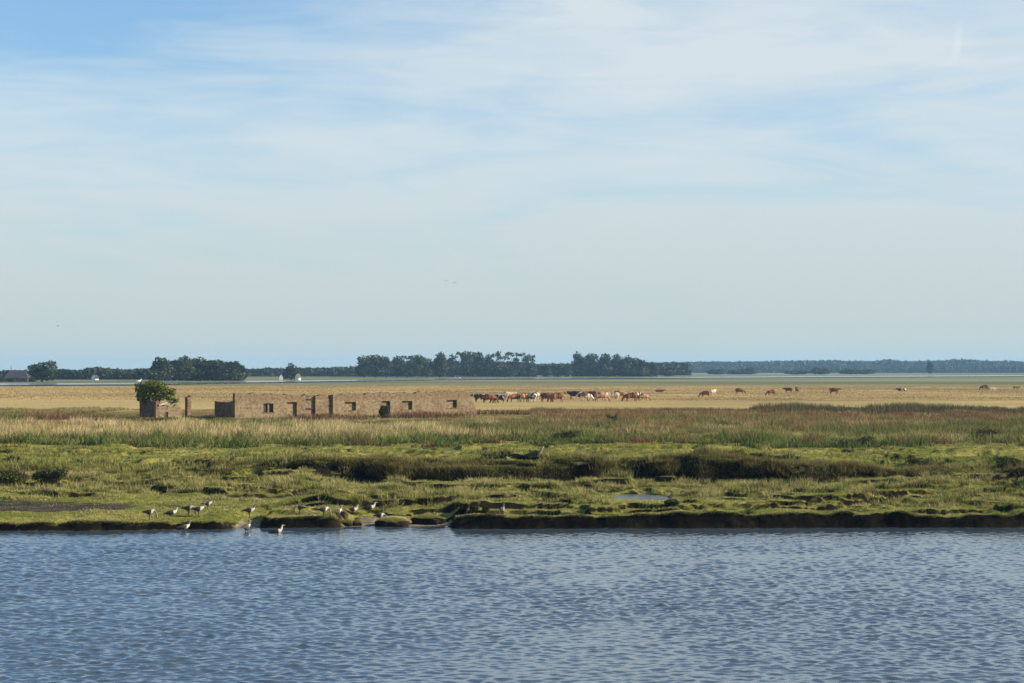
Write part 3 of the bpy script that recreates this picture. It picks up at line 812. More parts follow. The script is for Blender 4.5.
openings = []  # s0, s1, z0, z1
def opening(u0, u1, vt, vb): openings.append((s_of(u0), s_of(u1), z_of((u0 + u1) / 2, vb) if vb else -.3, z_of((u0 + u1) / 2, vt) if vt else 9))
opening(263.5, 273.5, 403.5, 413)
opening(287, 297, 402, None)
opening(305.5, 315.5, None, None)
opening(325.5, 333, None, None)
opening(345, 356, 402, 411)
opening(382, 390.3, 401, None)
opening(402, 412.3, 401, 410)
opening(446.5, 456.8, 400, 408.5)
T_WALL = .42
def cell_wall(name, s0, s1, y0, y1, topf, opens, m, parent, step=.24, base=-.4, axis='x'):
    """wall as a strip of columns with jagged top and true openings"""
    cuts = sorted(set([s0, s1] + [c for o in opens for c in o[:2] if s0 < c < s1] + list(np.arange(s0 + step, s1 - .05, step))))
    cl = [cuts[0]]
    for c in cuts[1:]:
        if c - cl[-1] > .03 or any(abs(c - o[j]) < 1e-6 for o in opens for j in (0, 1)):
            cl.append(c)
    bm = bmesh.new()
    def addc(a, b, za, zb, z0):
        P8 = [(a, y0, z0), (b, y0, z0), (b, y1, z0), (a, y1, z0), (a, y0, za), (b, y0, zb), (b, y1, zb), (a, y1, za)]
        if axis == 'y': P8 = [(p[1], p[0], p[2]) for p in P8]
        vs = [bm.verts.new(p) for p in P8]
        for f in ((0, 3, 2, 1), (4, 5, 6, 7), (0, 1, 5, 4), (2, 3, 7, 6), (0, 4, 7, 3), (1, 2, 6, 5)): bm.faces.new([vs[i] for i in f])
    for a, b in zip(cl[:-1], cl[1:]):
        mid = (a + b) / 2
        za, zb = topf(a), topf(b)
        o = next((o for o in opens if o[0] < mid < o[1]), None)
        if o is None: addc(a, b, za, zb, base); continue
        if o[2] > base + .1: addc(a, b, o[2], o[2], base)
        if o[3] < min(za, zb) - .1: addc(a, b, za, zb, o[3])
    bmesh.ops.remove_doubles(bm, verts=bm.verts, dist=.002)
    # remove interior faces shared by two columns
    seen = {}
    for f in list(bm.faces):
        key = tuple(sorted(v.index for v in f.verts)) if False else tuple(sorted((round(v.co.x, 3), round(v.co.y, 3), round(v.co.z, 3)) for v in f.verts))
        seen.setdefault(key, []).append(f)
    dead = [f for k, l in seen.items() if len(l) > 1 for f in l]
    bmesh.ops.delete(bm, geom=dead, context='FACES')
    return obj(name, bm, m, parent)
S_END = s_of(477)
DEP = 3.6
cell_wall('front_wall', 0, S_END, 0, T_WALL, top_f, openings, m_brick, ruin)
cell_wall('end_wall', T_WALL + .003, DEP - .003, 0.0, .4, lambda s: 1.72 + .08 * float(fbm(np.array([s / .4]), np.array([.9]), 97)[0]) + .5 * max(0, .8 - s), [], m_brick2, ruin, axis='y')
cell_wall('back_wall', 0.0, S_END - 2.5, DEP, DEP + .4, lambda s: 1.75 + .3 * float(fbm(np.array([s / 2.]), np.array([.2]), 98)[0]) + .05 * s / 3, [], m_brick, ruin)
for su, hgt in ((320, 2.3), (364, 1.9), (425, 2.0)):
    s = s_of(su)
    cell_wall('cross_wall', T_WALL + .003, DEP - .003, s - .15, s + .15, lambda q, h_=hgt: h_ + .15 * float(fbm(np.array([q]), np.array([h_]), 99)[0]), [], m_brick2, ruin, axis='y')
# brick piers beside the two broken doorways
for su in (315.6, 333.1):
    s = s_of(su) + .003
    bm = bmesh.new(); add_box(bm, s, s + .34, T_WALL + .004, T_WALL + .5, -.4, top_f(s) - .05, .01); obj('door_pier', bm, m_brick2, ruin)
# bricked-up infill set back in the openings
for i_, o in enumerate(openings):
    if i_ == 0: continue
    z0_ = o[2] + .004 if o[2] > 0 else -.38
    z1_ = o[3] - .004 if o[3] < 5 else top_f((o[0] + o[1]) / 2) - (.25 if i_ == 2 else .5)
    bm = bmesh.new(); add_box(bm, o[0] + .003, o[1] - .003, .29, .40, z0_, z1_); obj('brick_infill', bm, m_brick, ruin)
# sills
for o in openings:
    if o[2] > 0:
        bm = bmesh.new(); add_box(bm, o[0] - .06, o[1] + .04, -.06, .285, o[2] + .003, o[2] + .06); obj('window_sill', bm, m_brick2, ruin)
o = openings[0]
fr = empty('x', (0, 0, 0)); bpy.data.objects.remove(fr)
bm = bmesh.new()
zc0, zc1 = o[2] + .065, o[3] - .005
add_box(bm, o[0] + .003, o[0] + .10, .16, .24, zc0, zc1); add_box(bm, o[1] - .10, o[1] - .003, .16, .24, zc0, zc1)
add_box(bm, o[0] + .103, o[1] - .103, .16, .24, zc1 - .08, zc1)
wf_ = obj('window_frame', bm, m_wood_shade, ruin)
mid_ = (o[0] + o[1]) / 2
bm = bmesh.new(); add_box(bm, mid_ - .02, mid_ + .13, .12, .2, zc0, zc1 - .085); obj('mullion', bm, m_brick, wf_)
bm = bmesh.new(); add_box(bm, o[0] + .105, o[1] - .105, .26, .30, zc0, zc1 - .085); obj('interior_shade', bm, m_wood_shade, wf_)  # dark panel standing in for the shaded inside of the ruin
o = openings[2]
for zz_ in (.95, 1.9):
    bm = bmesh.new(); add_box(bm, o[0] + .004, o[1] - .004, .15, .25, zz_, zz_ + .1, .0); obj('timber_rail', bm, m_wood_shade, ruin)
# rubble at the fallen right end
m_rub = m_brick2
for i in range(9):
    s = S_END + random.uniform(-.4, 1.8); yy_ = random.uniform(-.6, 1.6)
    bm = bmesh.new(); r = random.uniform(.12, .3); bmesh.ops.create_icosphere(bm, subdivisions=1, radius=r)
    for v_ in bm.verts: v_.co *= random.uniform(.75, 1.2); v_.co.z *= .7
    wp = ruin.matrix_basis @ Vector((s, yy_, 0))
    zg = float(gh(np.array([wp.x]), np.array([wp.y]))[0])
    lb = obj('rubble_stone', bm, m_rub, None, (wp.x, wp.y, zg + r * .25))
    tag(lb, 'brick rubble lump fallen at the right end of the long ruin', 'rubble', 'rubble at the right end of the ruin')

# small outbuilding remains at the left
g2 = G(141, 219.0)
Z2 = g2.z - .15
hut = empty('ruined_hut', (g2.x, g2.y, Z2), 'small broken brick hut overgrown by a bush left of the long ruin', 'ruin', rz=TH)
def s2(u, t=0):
    k = (u - 512) / FPX; ax, ay = g2.x - t * math.sin(TH), g2.y + t * math.cos(TH)
    return (k * ay - ax) / (math.cos(TH) - k * math.sin(TH))
# shaded end wall faces left
sE = s2(156)
cell_wall('end_wall', .003, 3.4, sE, sE + .38, lambda s: 1.85 + .1 * float(fbm(np.array([s / .5]), np.array([5.]), 97)[0]), [], m_brick2, hut, axis='y')
sF0, sF1 = sE + .384, s2(182)
cell_wall('front_wall', sF0, sF1, 0, .36, lambda s: float(np.interp(s, [sF0, sF0 + .7, sF0 + 1.4, sF1 - .5, sF1], [1.25, 1.5, 1.2, 1.55, 1.0])) + .08 * float(vnoise(np.array([s / .25]), np.array([1.]), 3)[0]),
          [(sF0 + .55, sF0 + 1.0, -.3, .75)], m_brick, hut)
sP = s2(187.6)
cell_wall('pillar', sP, sP + .42, 0, .5, lambda s: 2.28 + .1 * math.sin(s * 9), [], m_brick2, hut, step=.14)
cell_wall('back_wall', sE + .384, s2(182) - .5, 3.0, 3.36, lambda s: 1.5 + .2 * float(fbm(np.array([s]), np.array([2.]), 90)[0]), [], m_brick2, hut)
bm = bmesh.new(); add_box(bm, -.85, .85, -.22, .22, -.06, .06, .02)
sl = obj('fallen_lintel', bm, m_slab, hut, (sF0 + .75, .05, 1.66)); sl.rotation_euler = (0, R(-15), 0)

# ------------------------------------------------------------------ near bushes
m_stem = mat('bush_stem', (.06, .045, .03), .95)
def shrub(name, loc, lobes, n, sz, c0, c1, label, cat='bush', group=None):
    root = empty(name, loc, label, cat, group)
    pts, ci = lobes_points(lobes, n)
    pts[:, 2] = np.maximum(pts[:, 2], .02)
    hue = rng.random(len(lobes))[ci]
    V, F, Cc = leaf_quads(pts, rng.uniform(.6, 1.3, n) * sz, lerp3(c0, c1, hue * .5 + .5 * rng.random(n)))
    npmesh('foliage', V, F, m_leaf, Cc, root)
    bm = bmesh.new()
    for l in lobes[:6]:
        tube(bm, [(l[0] * .15, l[1] * .15, -.05), (l[0] * .6, l[1] * .6, l[2] * .55), (l[0], l[1], l[2])], [.05, .03, .012], 5)
    obj('stem', bm, m_stem, root)
    return root
# elder bush growing out of the hut
p = hut.matrix_basis @ Vector((sE + .6, 1.6, 0)); zg = float(gh(np.array([p.x]), np.array([p.y]))[0])
shrub('elder_bush', (p.x, p.y, zg), [(-1.2, 0, 2.7, .55, .7, .8), (-.5, .2, 3.0, .8, .9, .75), (.3, 0, 3.1, .8, .9, .7), (1.0, -.2, 2.7, .7, .8, .6), (1.6, -.3, 2.2, .55, .6, .5), (2.3, -.5, 1.7, .5, .5, .35), (1.9, -.2, 2.6, .5, .6, .35), (0, 0, 2.1, 1.3, .9, .6), (-1.4, .1, 3.4, .25, .3, .25), (.9, .2, 3.3, .4, .5, .3), (1.9, -.4, 1.7, .4, .4, .4), (-1.0, 0, 1.9, .5, .6, .5),
       (-1.72, .5, 3.25, .22, .3, .3), (-1.6, .3, 2.75, .33, .4, .5), (-1.5, .2, 2.1, .33, .4, .5)],
      2700, .14, (.04, .058, .012), (.25, .275, .045), 'green elder bush growing over the broken hut')
def bush_at(u, v, wpx, hpx, label, n=1800, c0=(.03, .04, .015), c1=(.07, .08, .028), sz=.06, group=None, dep=.8, name='bush'):
    g = P(u, v); k = g.y / FPX; w = wpx * k; h = hpx * k
    lobes = [(0, 0, .38 * h, .42 * w, .42 * w * dep, .38 * h)]
    for i in range(7):
        lobes.append((random.uniform(-.36, .36) * w, random.uniform(-.3, .3) * w * dep, random.uniform(.35, .78) * h, random.uniform(.12, .22) * w, random.uniform(.12, .22) * w, random.uniform(.16, .26) * h))
    return shrub(name, (g.x, g.y, g.z - .03), lobes, n, sz, c0, c1, label, 'bush', group)
bush_at(384, 418, 13, 15, 'round dark green bush growing against the wall of the long ruin', 2200, sz=.07)
bush_at(10, 484, 44, 17, 'dark bush at the left edge of the green flat', 3000, (.035, .042, .014), (.10, .105, .03), .05)
bush_at(49, 483, 42, 18, 'dark bush on the left flat, right of the one at the edge', 3200, (.035, .042, .014), (.10, .105, .03), .05)
bush_at(565, 441, 32, 13, 'dark green bush in the tall grass above the pale driftwood', 2200, (.05, .058, .018), (.115, .125, .036), sz=.05)
bush_at(613, 424, 14, 11, 'small dark bush in the rusty weeds below the grazing cattle', 1400, (.05, .058, .018), (.115, .125, .036), sz=.06)
bush_at(460, 437, 26, 13, 'olive bush in the tall grass below the right end of the ruin', 1600, (.045, .055, .02), (.09, .10, .035), .05)
bush_at(922, 467, 34, 10, 'dark bush at the right end of the dark ledge', 1800, (.05, .058, .018), (.115, .125, .036), sz=.045)
bush_at(1009, 465, 32, 10, 'low dark bush near the right edge on the bench', 1600, (.05, .058, .018), (.115, .125, .036), sz=.045)
bush_at(860, 446, 44, 11, 'dark green bush at the edge of the lawn strip on the right', 1800, (.05, .058, .018), (.115, .125, .036), sz=.05)
bush_at(985, 440, 40, 14, 'wide green bush by the lawn strip at the far right', 2200, (.05, .058, .018), (.115, .125, .036), sz=.055)
bush_at(68, 430, 30, 10, 'brown dark bush behind the pale reeds on the far left', 1500, (.05, .04, .025), (.09, .07, .04), .07)
bush_at(100, 427, 44, 9, 'long low dark bush leading up to the broken hut', 2000, (.045, .045, .02), (.08, .075, .03), .07)
bush_at(160, 422, 40, 6, 'low olive scrub at the foot of the broken hut', 1500, (.06, .065, .025), (.11, .10, .04), .06)
bush_at(206, 420, 22, 6, 'low scrub between the broken hut and the long ruin', 900, (.06, .06, .025), (.11, .095, .04), .06)
bush_at(300, 419, 10, 6, 'little bush at the foot of the ruin beside the broken doorways', 700, (.06, .07, .02), (.11, .12, .04), .06)
bush_at(322, 419.5, 16, 8, 'yellowish bush between the two broken doorways of the ruin', 900, (.06, .07, .02), (.13, .13, .04), .06)
bush_at(672, 507, 20, 8, 'dark tuft of marsh scrub right of the small pool', 1200, (.04, .045, .018), (.09, .09, .035), .04)
bush_at(474, 512, 10, 7, 'small dark tuft on the turf left of the lone white breasted bird', 700, (.025, .03, .012), (.06, .06, .025), .035)
bush_at(486, 511, 9, 6, 'low dark tuft right behind the lone white breasted bird', 600, (.025, .03, .012), (.06, .06, .025), .035)

# ------------------------------------------------------------------ shore clods, driftwood
m_mud = mat('wet_mud', (.012, .010, .008), .9, (4, (.024, .02, .015)), spec=.1, bump=.05)
m_turfcap = mat('turf_cap', (.10, .11, .032), .95, (3, (.16, .15, .055)))
def clod(u, v, wpx, hpx, label):
    g = P(u, v); k = g.y / FPX; w, h = wpx * k, hpx * k
    bm = bmesh.new(); bmesh.ops.create_icosphere(bm, subdivisions=4, radius=1)
    for vtx in bm.verts:
        c = vtx.co
        n_ = float(fbm(np.array([c.x * 2.3 + u]), np.array([c.y * 2.3 + c.z * 1.7]), 55, 4)[0])
        f = 1 + .34 * n_
        q = Vector((math.copysign(abs(c.x) ** .7, c.x), math.copysign(abs(c.y) ** .7, c.y), math.copysign(abs(c.z) ** .6, c.z))) * f
        vtx.co = (q.x * w / 2, q.y * w * .28, q.z * h * .5)
    root = empty('turf_clod', (g.x, g.y + w * .15, g.z + h * .38), label, 'clod')
    obj('mud_body', bm, m_mud, root, smooth=True)
    n = 1500
    ang = rng.uniform(0, 6.28, n); rr = np.sqrt(rng.random(n)) * .85
    x = np.cos(ang) * rr * w / 2; y = np.sin(ang) * rr * w * .28; z = h * (.52 - .32 * rr ** 2)
    hh = rng.uniform(.03, .13, n)
    V = np.empty((n, 3, 3)); V[:, 0] = np.stack([x - .012, y, z], -1); V[:, 1] = np.stack([x + .012, y + .01, z], -1); V[:, 2] = np.stack([x + rng.normal(0, .03, n), y + rng.normal(0, .03, n), z + hh], -1)
    tp = lerp3((.16, .17, .035), (.28, .25, .08), rng.random(n)); cc_ = np.repeat(tp[:, None], 3, 1)
    npmesh('turf_cap', V.reshape(-1, 3), np.arange(3 * n).reshape(-1, 3), m_blade, cc_.reshape(-1, 3), root)
    return root
clod(391, 527.5, 34, 8, 'dark muddy turf clod at the water edge, left one of two on the sandy gap')
clod(427, 524, 32, 7.5, 'dark muddy turf clod further up the sandy gap, right one of two')
clod(346, 526, 12, 3.5, 'tiny muddy clod in the shallows right of the turf islet')
clod(357, 525.5, 9, 3, 'smallest flat clod in the shallows beside the sandy gap')

m_stone = mat('weathered_stone', (.27, .26, .21), .95, (9, (.17, .165, .13)))
m_drift = mat('bleached_wood', (.30, .27, .20), .9, (8, (.19, .165, .12)))
m_driftd = mat('wet_wood', (.07, .06, .05), .9, (8, (.11, .09, .07)))
g = P(536, 459.5)
root = empty('driftwood', g, 'grey driftwood trunk with a pale leaning stub on the lawn strip', 'driftwood')
bm = bmesh.new(); tube(bm, [(-.75, 0, .08), (-.35, .02, .16), (.0, 0, .26), (.18, 0, .2), (.3, 0, .02)], [.05, .11, .17, .15, .06], 9); obj('log', bm, m_driftd, root, smooth=True)
bm = bmesh.new(); tube(bm, [(.10, -.06, .02), (.2, -.08, .24), (.32, -.1, .46), (.47, -.1, .66)], [.09, .08, .07, .035], 8); obj('stub', bm, m_drift, root, smooth=True)
root.scale = (.85, .85, .85)
for (u, v, w_, lab) in ((498, 457, .3, 'pale flat stone on the lawn left of the driftwood'), (507, 459.5, .24, 'small pale stone just left of the driftwood'), (30, 425.5, 1.4, 'pale flat slab put in for the puddle by the muddy track at far left')):  # last entry: a slab added in place of a pale puddle
    g = P(u, v); bm = bmesh.new(); bmesh.ops.create_icosphere(bm, subdivisions=3, radius=1)
    for vtx in bm.verts:
        f = 1 + .2 * float(vnoise(np.array([vtx.co.x * 2 + u]), np.array([vtx.co.y * 2 + vtx.co.z]), 5)[0]); vtx.co = (vtx.co.x * w_ * .5 * f, vtx.co.y * w_ * .4 * f, vtx.co.z * .1 * f)
    tag(obj('pale_flat_piece', bm, m_stone, None, (g.x, g.y, g.z + .05 + .1 * (w_ > 1)), smooth=True), lab, 'stone')

# ------------------------------------------------------------------ cattle
def cow_mesh(pose):
    if pose == 'lie':
        dz = -.62
    else: dz = 0
    n = [(-.1, 0, .96 + dz, .38, .46), (-.55, 0, .99 + dz, .37, .43), (-.88, 0, 1.04 + dz, .28, .33), (.35, 0, .96 + dz, .38, .45), (.70, 0, 1.02 + dz, .31, .40)]
    e = [(0, 1), (1, 2), (0, 3), (3, 4)]
    def add(parent, *pts):
        for p_ in pts:
            n.append(p_); e.append((parent, len(n) - 1)); parent = len(n) - 1
        return parent
    if pose == 'graze':
        add(4, (.97, 0, .86, .23), (1.2, 0, .62, .145), (1.33, .0, .36, .14), (1.4, 0, .16, .10), (1.43, 0, .06, .075))
        hp = 7
        ear_c = (1.30, .42)
    else:
        add(4, (.95, 0, 1.10 + dz, .25), (1.16, 0, 1.20 + dz, .18), (1.33, 0, 1.22 + dz, .155), (1.52, 0, 1.06 + dz, .12), (1.62, 0, .95 + dz, .09))
        ear_c = (1.24, 1.30 + dz)
    # ears
    for s in (-1, 1):
        add(6 if pose != 'graze' else 7, (ear_c[0], s * .16, ear_c[1], .045, .03), (ear_c[0] - .03, s * .30, ear_c[1] + .0, .03, .02))
    # tail
    add(2, (-1.03, 0, 1.02 + dz, .05), (-1.09, 0, .72 + dz * .8, .03), (-1.08, 0, max(.42 + dz, .08), .045))
    if pose != 'lie':
        for s in (-1, 1):
            k_ = .08 * s
            add(4, (.62 + k_, s * .19, .72, .13), (.64 + k_, s * .19, .42, .075), (.61 + k_, s * .19, .14, .052), (.65 + k_, s * .19, .045, .06))
            add(1, (-.66 - k_, s * .2, .78, .17), (-.58 - k_, s * .2, .56, .10), (-.74 - k_, s * .2, .40, .065), (-.70 - k_, s * .2, .13, .052), (-.66 - k_, s * .2, .045, .06))
        add(0, (-.38, 0, .68, .13))
    else:
        for s in (-1, 1):
            add(4, (.7, s * .26, .20, .11), (1.0, s * .28, .09, .06), (.75, s * .36, .06, .055))
            add(1, (-.5, s * .34, .24, .15), (-.15, s * .42, .12, .08), (-.5, s * .46, .07, .055))
    return skin('cow', n, e, 2)
COWM = {p_: cow_mesh(p_) for p_ in ('stand', 'graze', 'lie')}
def hide(name, a, b_, thr, scale=1.6):
    m = bpy.data.materials.new(name); m.use_nodes = True; nt = m.node_tree; N = nt.nodes; L = nt.links; b = N['Principled BSDF']
    b.inputs['Roughness'].default_value = .75; b.inputs['Specular IOR Level'].default_value = .25
    tc = N.new('ShaderNodeTexCoord'); n = N.new('ShaderNodeTexNoise'); n.inputs['Scale'].default_value = scale; n.inputs['Detail'].default_value = 1
    oi = N.new('ShaderNodeObjectInfo'); ad = N.new('ShaderNodeVectorMath'); ad.operation = 'MULTIPLY_ADD'
    L.new(oi.outputs['Random'], ad.inputs[0]); ad.inputs[1].default_value = (31, 17, 23); L.new(tc.outputs['Object'], ad.inputs[2])
    L.new(ad.outputs[0], n.inputs['Vector'])
    r = N.new('ShaderNodeMapRange'); r.inputs[1].default_value = thr - .02; r.inputs[2].default_value = thr + .02
    L.new(n.outputs['Fac'], r.inputs[0])
    mx = N.new('ShaderNodeMix'); mx.data_type = 'RGBA'; mx.inputs['A'].default_value = (*a, 1); mx.inputs['B'].default_value = (*b_, 1)
    L.new(r.outputs[0], mx.inputs['Factor']); L.new(mx.outputs['Result'], b.inputs['Base Color'])
    return m
HIDE = {'dark': hide('dark_red_hide', (.15, .06, .032), (.20, .08, .042), .5), 'brown': hide('chestnut_hide', (.26, .105, .045), (.19, .075, .035), .5),
        'tan': hide('tan_hide', (.42, .23, .11), (.34, .18, .085), .5), 'cream': hide('cream_hide', (.60, .48, .33), (.50, .37, .23), .5),
        'pied': hide('pied_hide', (.72, .66, .55), (.13, .05, .028), .47), 'darkpied': hide('dark_pied_hide', (.7, .65, .55), (.06, .028, .02), .42)}
herd = 'cattle grazing in the dry field'
cows = [  # u, v_base, facing (deg from +x), pose, hide, label
 (480, 402, 180, 'stand', 'darkpied', 'brown and white cow at the left end of the herd, beside the ruin'),
 (489, 403, 10, 'graze', 'dark', 'dark red cow grazing beside the leftmost pied cow'),
 (499, 403, 170, 'graze', 'darkpied', 'dark cow with pale flank in front of the first cream cow'),
 (507, 401, 20, 'stand', 'cream', 'first cream cow from the left, standing behind darker cows'),
 (515, 402, 200, 'graze', 'brown', 'chestnut cow grazing right of the first cream cow'),
 (525, 402, 60, 'stand', 'tan', 'tan calf coloured cow seen from behind in the left half of the herd'),
 (532, 402, 120, 'stand', 'pied', 'white patched cow turned away beside the tan cow'),
 (537.5, 401, 75, 'stand', 'cream', 'pale cow turned end on before the dark red pair'),
 (547, 402, 0, 'stand', 'dark', 'dark red cow standing with raised head in mid herd'),
 (557, 402, 185, 'graze', 'brown', 'chestnut cow grazing at the right of the left half of the herd'),
 (575, 399.5, 180, 'stand', 'darkpied', 'large dark cow with white face leading the right half of the herd'),
 (584.5, 401, 15, 'graze', 'pied', 'white backed cow grazing behind the large dark cow'),
 (592, 400, 160, 'stand', 'dark', 'dark cow standing between the white backed and the greyish cow'),
 (601, 401.5, 30, 'graze', 'tan', 'greyish tan cow grazing in the right half of the herd'),
 (605, 400.5, 100, 'stand', 'cream', 'cream cow turned end on beside the greyish tan cow'),
 (613, 400.5, 180, 'stand', 'cream', 'brightest cream cow side on, right part of the herd'),
 (620, 399, 0, 'graze', 'tan', 'orange tan cow right behind the brightest cream cow'),
 (631, 401.5, 180, 'graze', 'dark', 'dark cow grazing leftward near the right end of the herd'),
 (638, 400.5, 80, 'stand', 'pied', 'white chested cow at the right end of the herd'),
 (643.5, 401, 20, 'graze', 'tan', 'tan calf, last on the right of the herd'),
 (659.5, 392, 0, 'lie', 'dark', 'small dark cow lying alone right of the herd'),
 (705.5, 397, 170, 'graze', 'brown', 'chestnut cow grazing beside a white cow in the open field'),
 (712.5, 395.5, 60, 'stand', 'cream', 'white cow beside the grazing chestnut cow'),
 (739.5, 394, 0, 'graze', 'dark', 'dark red cow grazing alone between the white cow and the dark pair'),
 (771.5, 395.5, 190, 'graze', 'brown', 'brown cow with lowered head left of the dark pair'),
 (788.5, 392.5, 180, 'stand', 'dark', 'dark red cow, left one of the pair'),
 (797, 392.5, 70, 'stand', 'dark', 'dark cow turned away, right one of the pair'),
 (834, 394, 0, 'stand', 'brown', 'brown cow with raised head right of the pair'),
 (902, 391, 180, 'lie', 'darkpied', 'dark and white cow resting alone in the right field'),
 (984.5, 390, 180, 'graze', 'dark', 'dark cow in front of the white cow near the right edge'),
 (991.5, 390, 10, 'lie', 'cream', 'white cow resting near the right edge of the field'),
 (1016, 388.5, 0, 'lie', 'dark', 'dark cow lying at the right edge of the field'),
]
for u, v, rz, pose, hd, lab in cows:
    g = P(u, v)
    o = bpy.data.objects.new('cow', COWM[pose]); C.objects.link(o)
    o.location = (g.x, g.y, g.z - .06); o.rotation_euler = (0, 0, R(rz + random.uniform(-12, 12)))
    s = random.uniform(.92, 1.08) * (.86 if u > 650 else 1) * (.82 if 'calf,' in lab else 1)
    o.scale = (s, s, s)
    if not o.data.materials: o.data.materials.append(HIDE[hd])
    o.material_slots[0].link = 'OBJECT'; o.material_slots[0].material = HIDE[hd]
    tag(o, lab, 'cow', herd)

# ------------------------------------------------------------------ birds
def bird_mesh(pose):
    tail = [(-.02, 0, .36, .095, .105), (-.14, 0, .345, .085, .08), (-.26, 0, .34, .045, .035), (-.36, 0, .33, .03, .014), (.10, 0, .385, .085, .095), (.17, 0, .42, .055, .065)]
    n = list(tail); e = [(0, 1), (1, 2), (2, 3), (0, 4), (4, 5)]
    def add(parent, *pts):
        for p_ in pts:
            n.append(p_); e.append((parent, len(n) - 1)); parent = len(n) - 1
    if pose == 'graze':
        add(5, (.24, 0, .36, .04), (.285, 0, .25, .034), (.31, 0, .14, .038), (.325, 0, .08, .022, .022), (.335, 0, .03, .012))
    elif pose == 'rest':
        add(5, (.20, 0, .50, .038), (.23, 0, .565, .044), (.29, 0, .565, .028), (.345, 0, .55, .013))
    else:
        add(5, (.20, 0, .49, .042), (.21, 0, .55, .036), (.23, 0, .605, .045), (.285, 0, .60, .028), (.34, 0, .585, .013))
    if pose in ('stand', 'graze'):
        for s in (-1, 1):
            add(0, (-.01, s * .055, .24, .035), (.0, s * .06, .15, .014), (-.01, s * .06, .03, .012), (.05, s * .065, .012, .016, .01))
        dz = 0
    else: dz = -.25 if pose == 'rest' else -.30
    n = [(p_[0], p_[1], p_[2] + dz) + tuple(p_[3:]) for p_ in n]
    return skin('goose', n, e, 2)
BIRD = {p_: bird_mesh(p_) for p_ in ('stand', 'graze', 'rest', 'swim')}
def plumage(bill=.32, neck=.25):
    m = bpy.data.materials.new('goose_plumage'); m.use_nodes = True; nt = m.node_tree; N = nt.nodes; L = nt.links; b = N['Principled BSDF']
    b.inputs['Roughness'].default_value = .8
    tc = N.new('ShaderNodeTexCoord'); sp = N.new('ShaderNodeSeparateXYZ'); L.new(tc.outputs['Object'], sp.inputs[0])
    def rng_(src, a, c):
        r = N.new('ShaderNodeMapRange'); r.inputs[1].default_value = a; r.inputs[2].default_value = c; L.new(src, r.inputs[0]); return r.outputs[0]
    n = N.new('ShaderNodeTexNoise'); n.inputs['Scale'].default_value = 14; L.new(tc.outputs['Object'], n.inputs['Vector'])
    back = N.new('ShaderNodeMix'); back.data_type = 'RGBA'; back.inputs['A'].default_value = (.03, .026, .021, 1); back.inputs['B'].default_value = (.075, .058, .042, 1); L.new(n.outputs['Fac'], back.inputs['Factor'])
    m1 = N.new('ShaderNodeMix'); m1.data_type = 'RGBA'; m1.inputs['B'].default_value = (.70, .64, .53, 1)
    L.new(rng_(sp.outputs[0], .06, .10), m1.inputs['Factor']); L.new(back.outputs['Result'], m1.inputs['A'])
    mn = N.new('ShaderNodeMix'); mn.data_type = 'RGBA'; mn.inputs['B'].default_value = (.20, .16, .12, 1)
    gm_ = N.new('ShaderNodeMath'); gm_.operation = 'ADD'; L.new(rng_(sp.outputs[2], .43, .47), gm_.inputs[0]); L.new(rng_(sp.outputs[0], neck, neck + .02), gm_.inputs[1]); gm_.use_clamp = True
    L.new(gm_.outputs[0], mn.inputs['Factor']); L.new(m1.outputs['Result'], mn.inputs['A'])
    m2 = N.new('ShaderNodeMix'); m2.data_type = 'RGBA'; m2.inputs['B'].default_value = (.30, .09, .03, 1)
    L.new(rng_(sp.outputs[0], bill - .005, bill + .005), m2.inputs['Factor']); L.new(mn.outputs['Result'], m2.inputs['A'])
    L.new(m2.outputs['Result'], b.inputs['Base Color'])
    return m
m_bird = plumage()
m_bird_down = plumage(.40, .19)
flock = 'geese along the shore'
birds = [ # u, v feet, rz, pose, scale, label
 (150, 520, 0, 'graze', 1.0, 'white breasted goose grazing furthest left on the turf'),
 (172, 515, 5, 'rest', 1.0, 'goose resting low left of the close pair'),
 (189, 516, -10, 'graze', 1.0, 'grazing goose, left one of the close pair'),
 (199, 517, 5, 'stand', 1.0, 'upright goose, right one of the close pair'),
 (208, 510, 0, 'stand', .85, 'goose standing alone furthest back from the water near the mud flat'),
 (185, 531.5, 20, 'stand', .95, 'upright goose standing in the shallows below the close pair'),
 (250, 518, 0, 'stand', 1.0, 'upright goose on the turf edge above the sandy inlet'),
 (247, 531.5, 60, 'stand', .95, 'goose wading in the sandy inlet, turned end on'),
 (277, 532.5, 0, 'swim', 1.0, 'goose swimming off the dark turf islet'),
 (300, 515, 170, 'graze', .85, 'dark goose grazing leftmost on the turf islet'),
 (324, 517.5, 10, 'graze', .95, 'dark goose grazing in the middle of the turf islet'),
 (338, 519, 50, 'stand', .95, 'mottled goose standing at the right end of the turf islet'),
 (353, 512, 0, 'rest', .95, 'goose resting on the turf behind the islet'),
 (370, 510, 0, 'rest', 1.05, 'goose sitting with raised head, furthest back right of the islet'),
 (380, 522.5, 0, 'graze', .9, 'goose on the sand behind the left turf clod'),
 (502, 517, -70, 'stand', .9, 'lone white breasted bird at the corner of the dark bank'),
]
for u, v, rz, pose, s, lab in birds:
    if pose == 'swim' or v > 530:
        D = CAM_H * FPX / (v - HORIZON); loc = ((u - 512) / FPX * D, D, 0.0 if pose == 'swim' else -.06)
        gz = float(gh(np.array([loc[0]]), np.array([loc[1]]))[0])
        if pose != 'swim': loc = (loc[0], loc[1], max(gz, -.12))
    else: loc = P(u, v)
    o = bpy.data.objects.new('goose', BIRD[pose]); C.objects.link(o)
    o.location = loc; o.rotation_euler = (0, 0, R(rz)); s *= .9; o.scale = (s, s, s)
    if not o.data.materials: o.data.materials.append(m_bird_down if pose == 'graze' else m_bird)
    tag(o, lab, 'goose', flock)

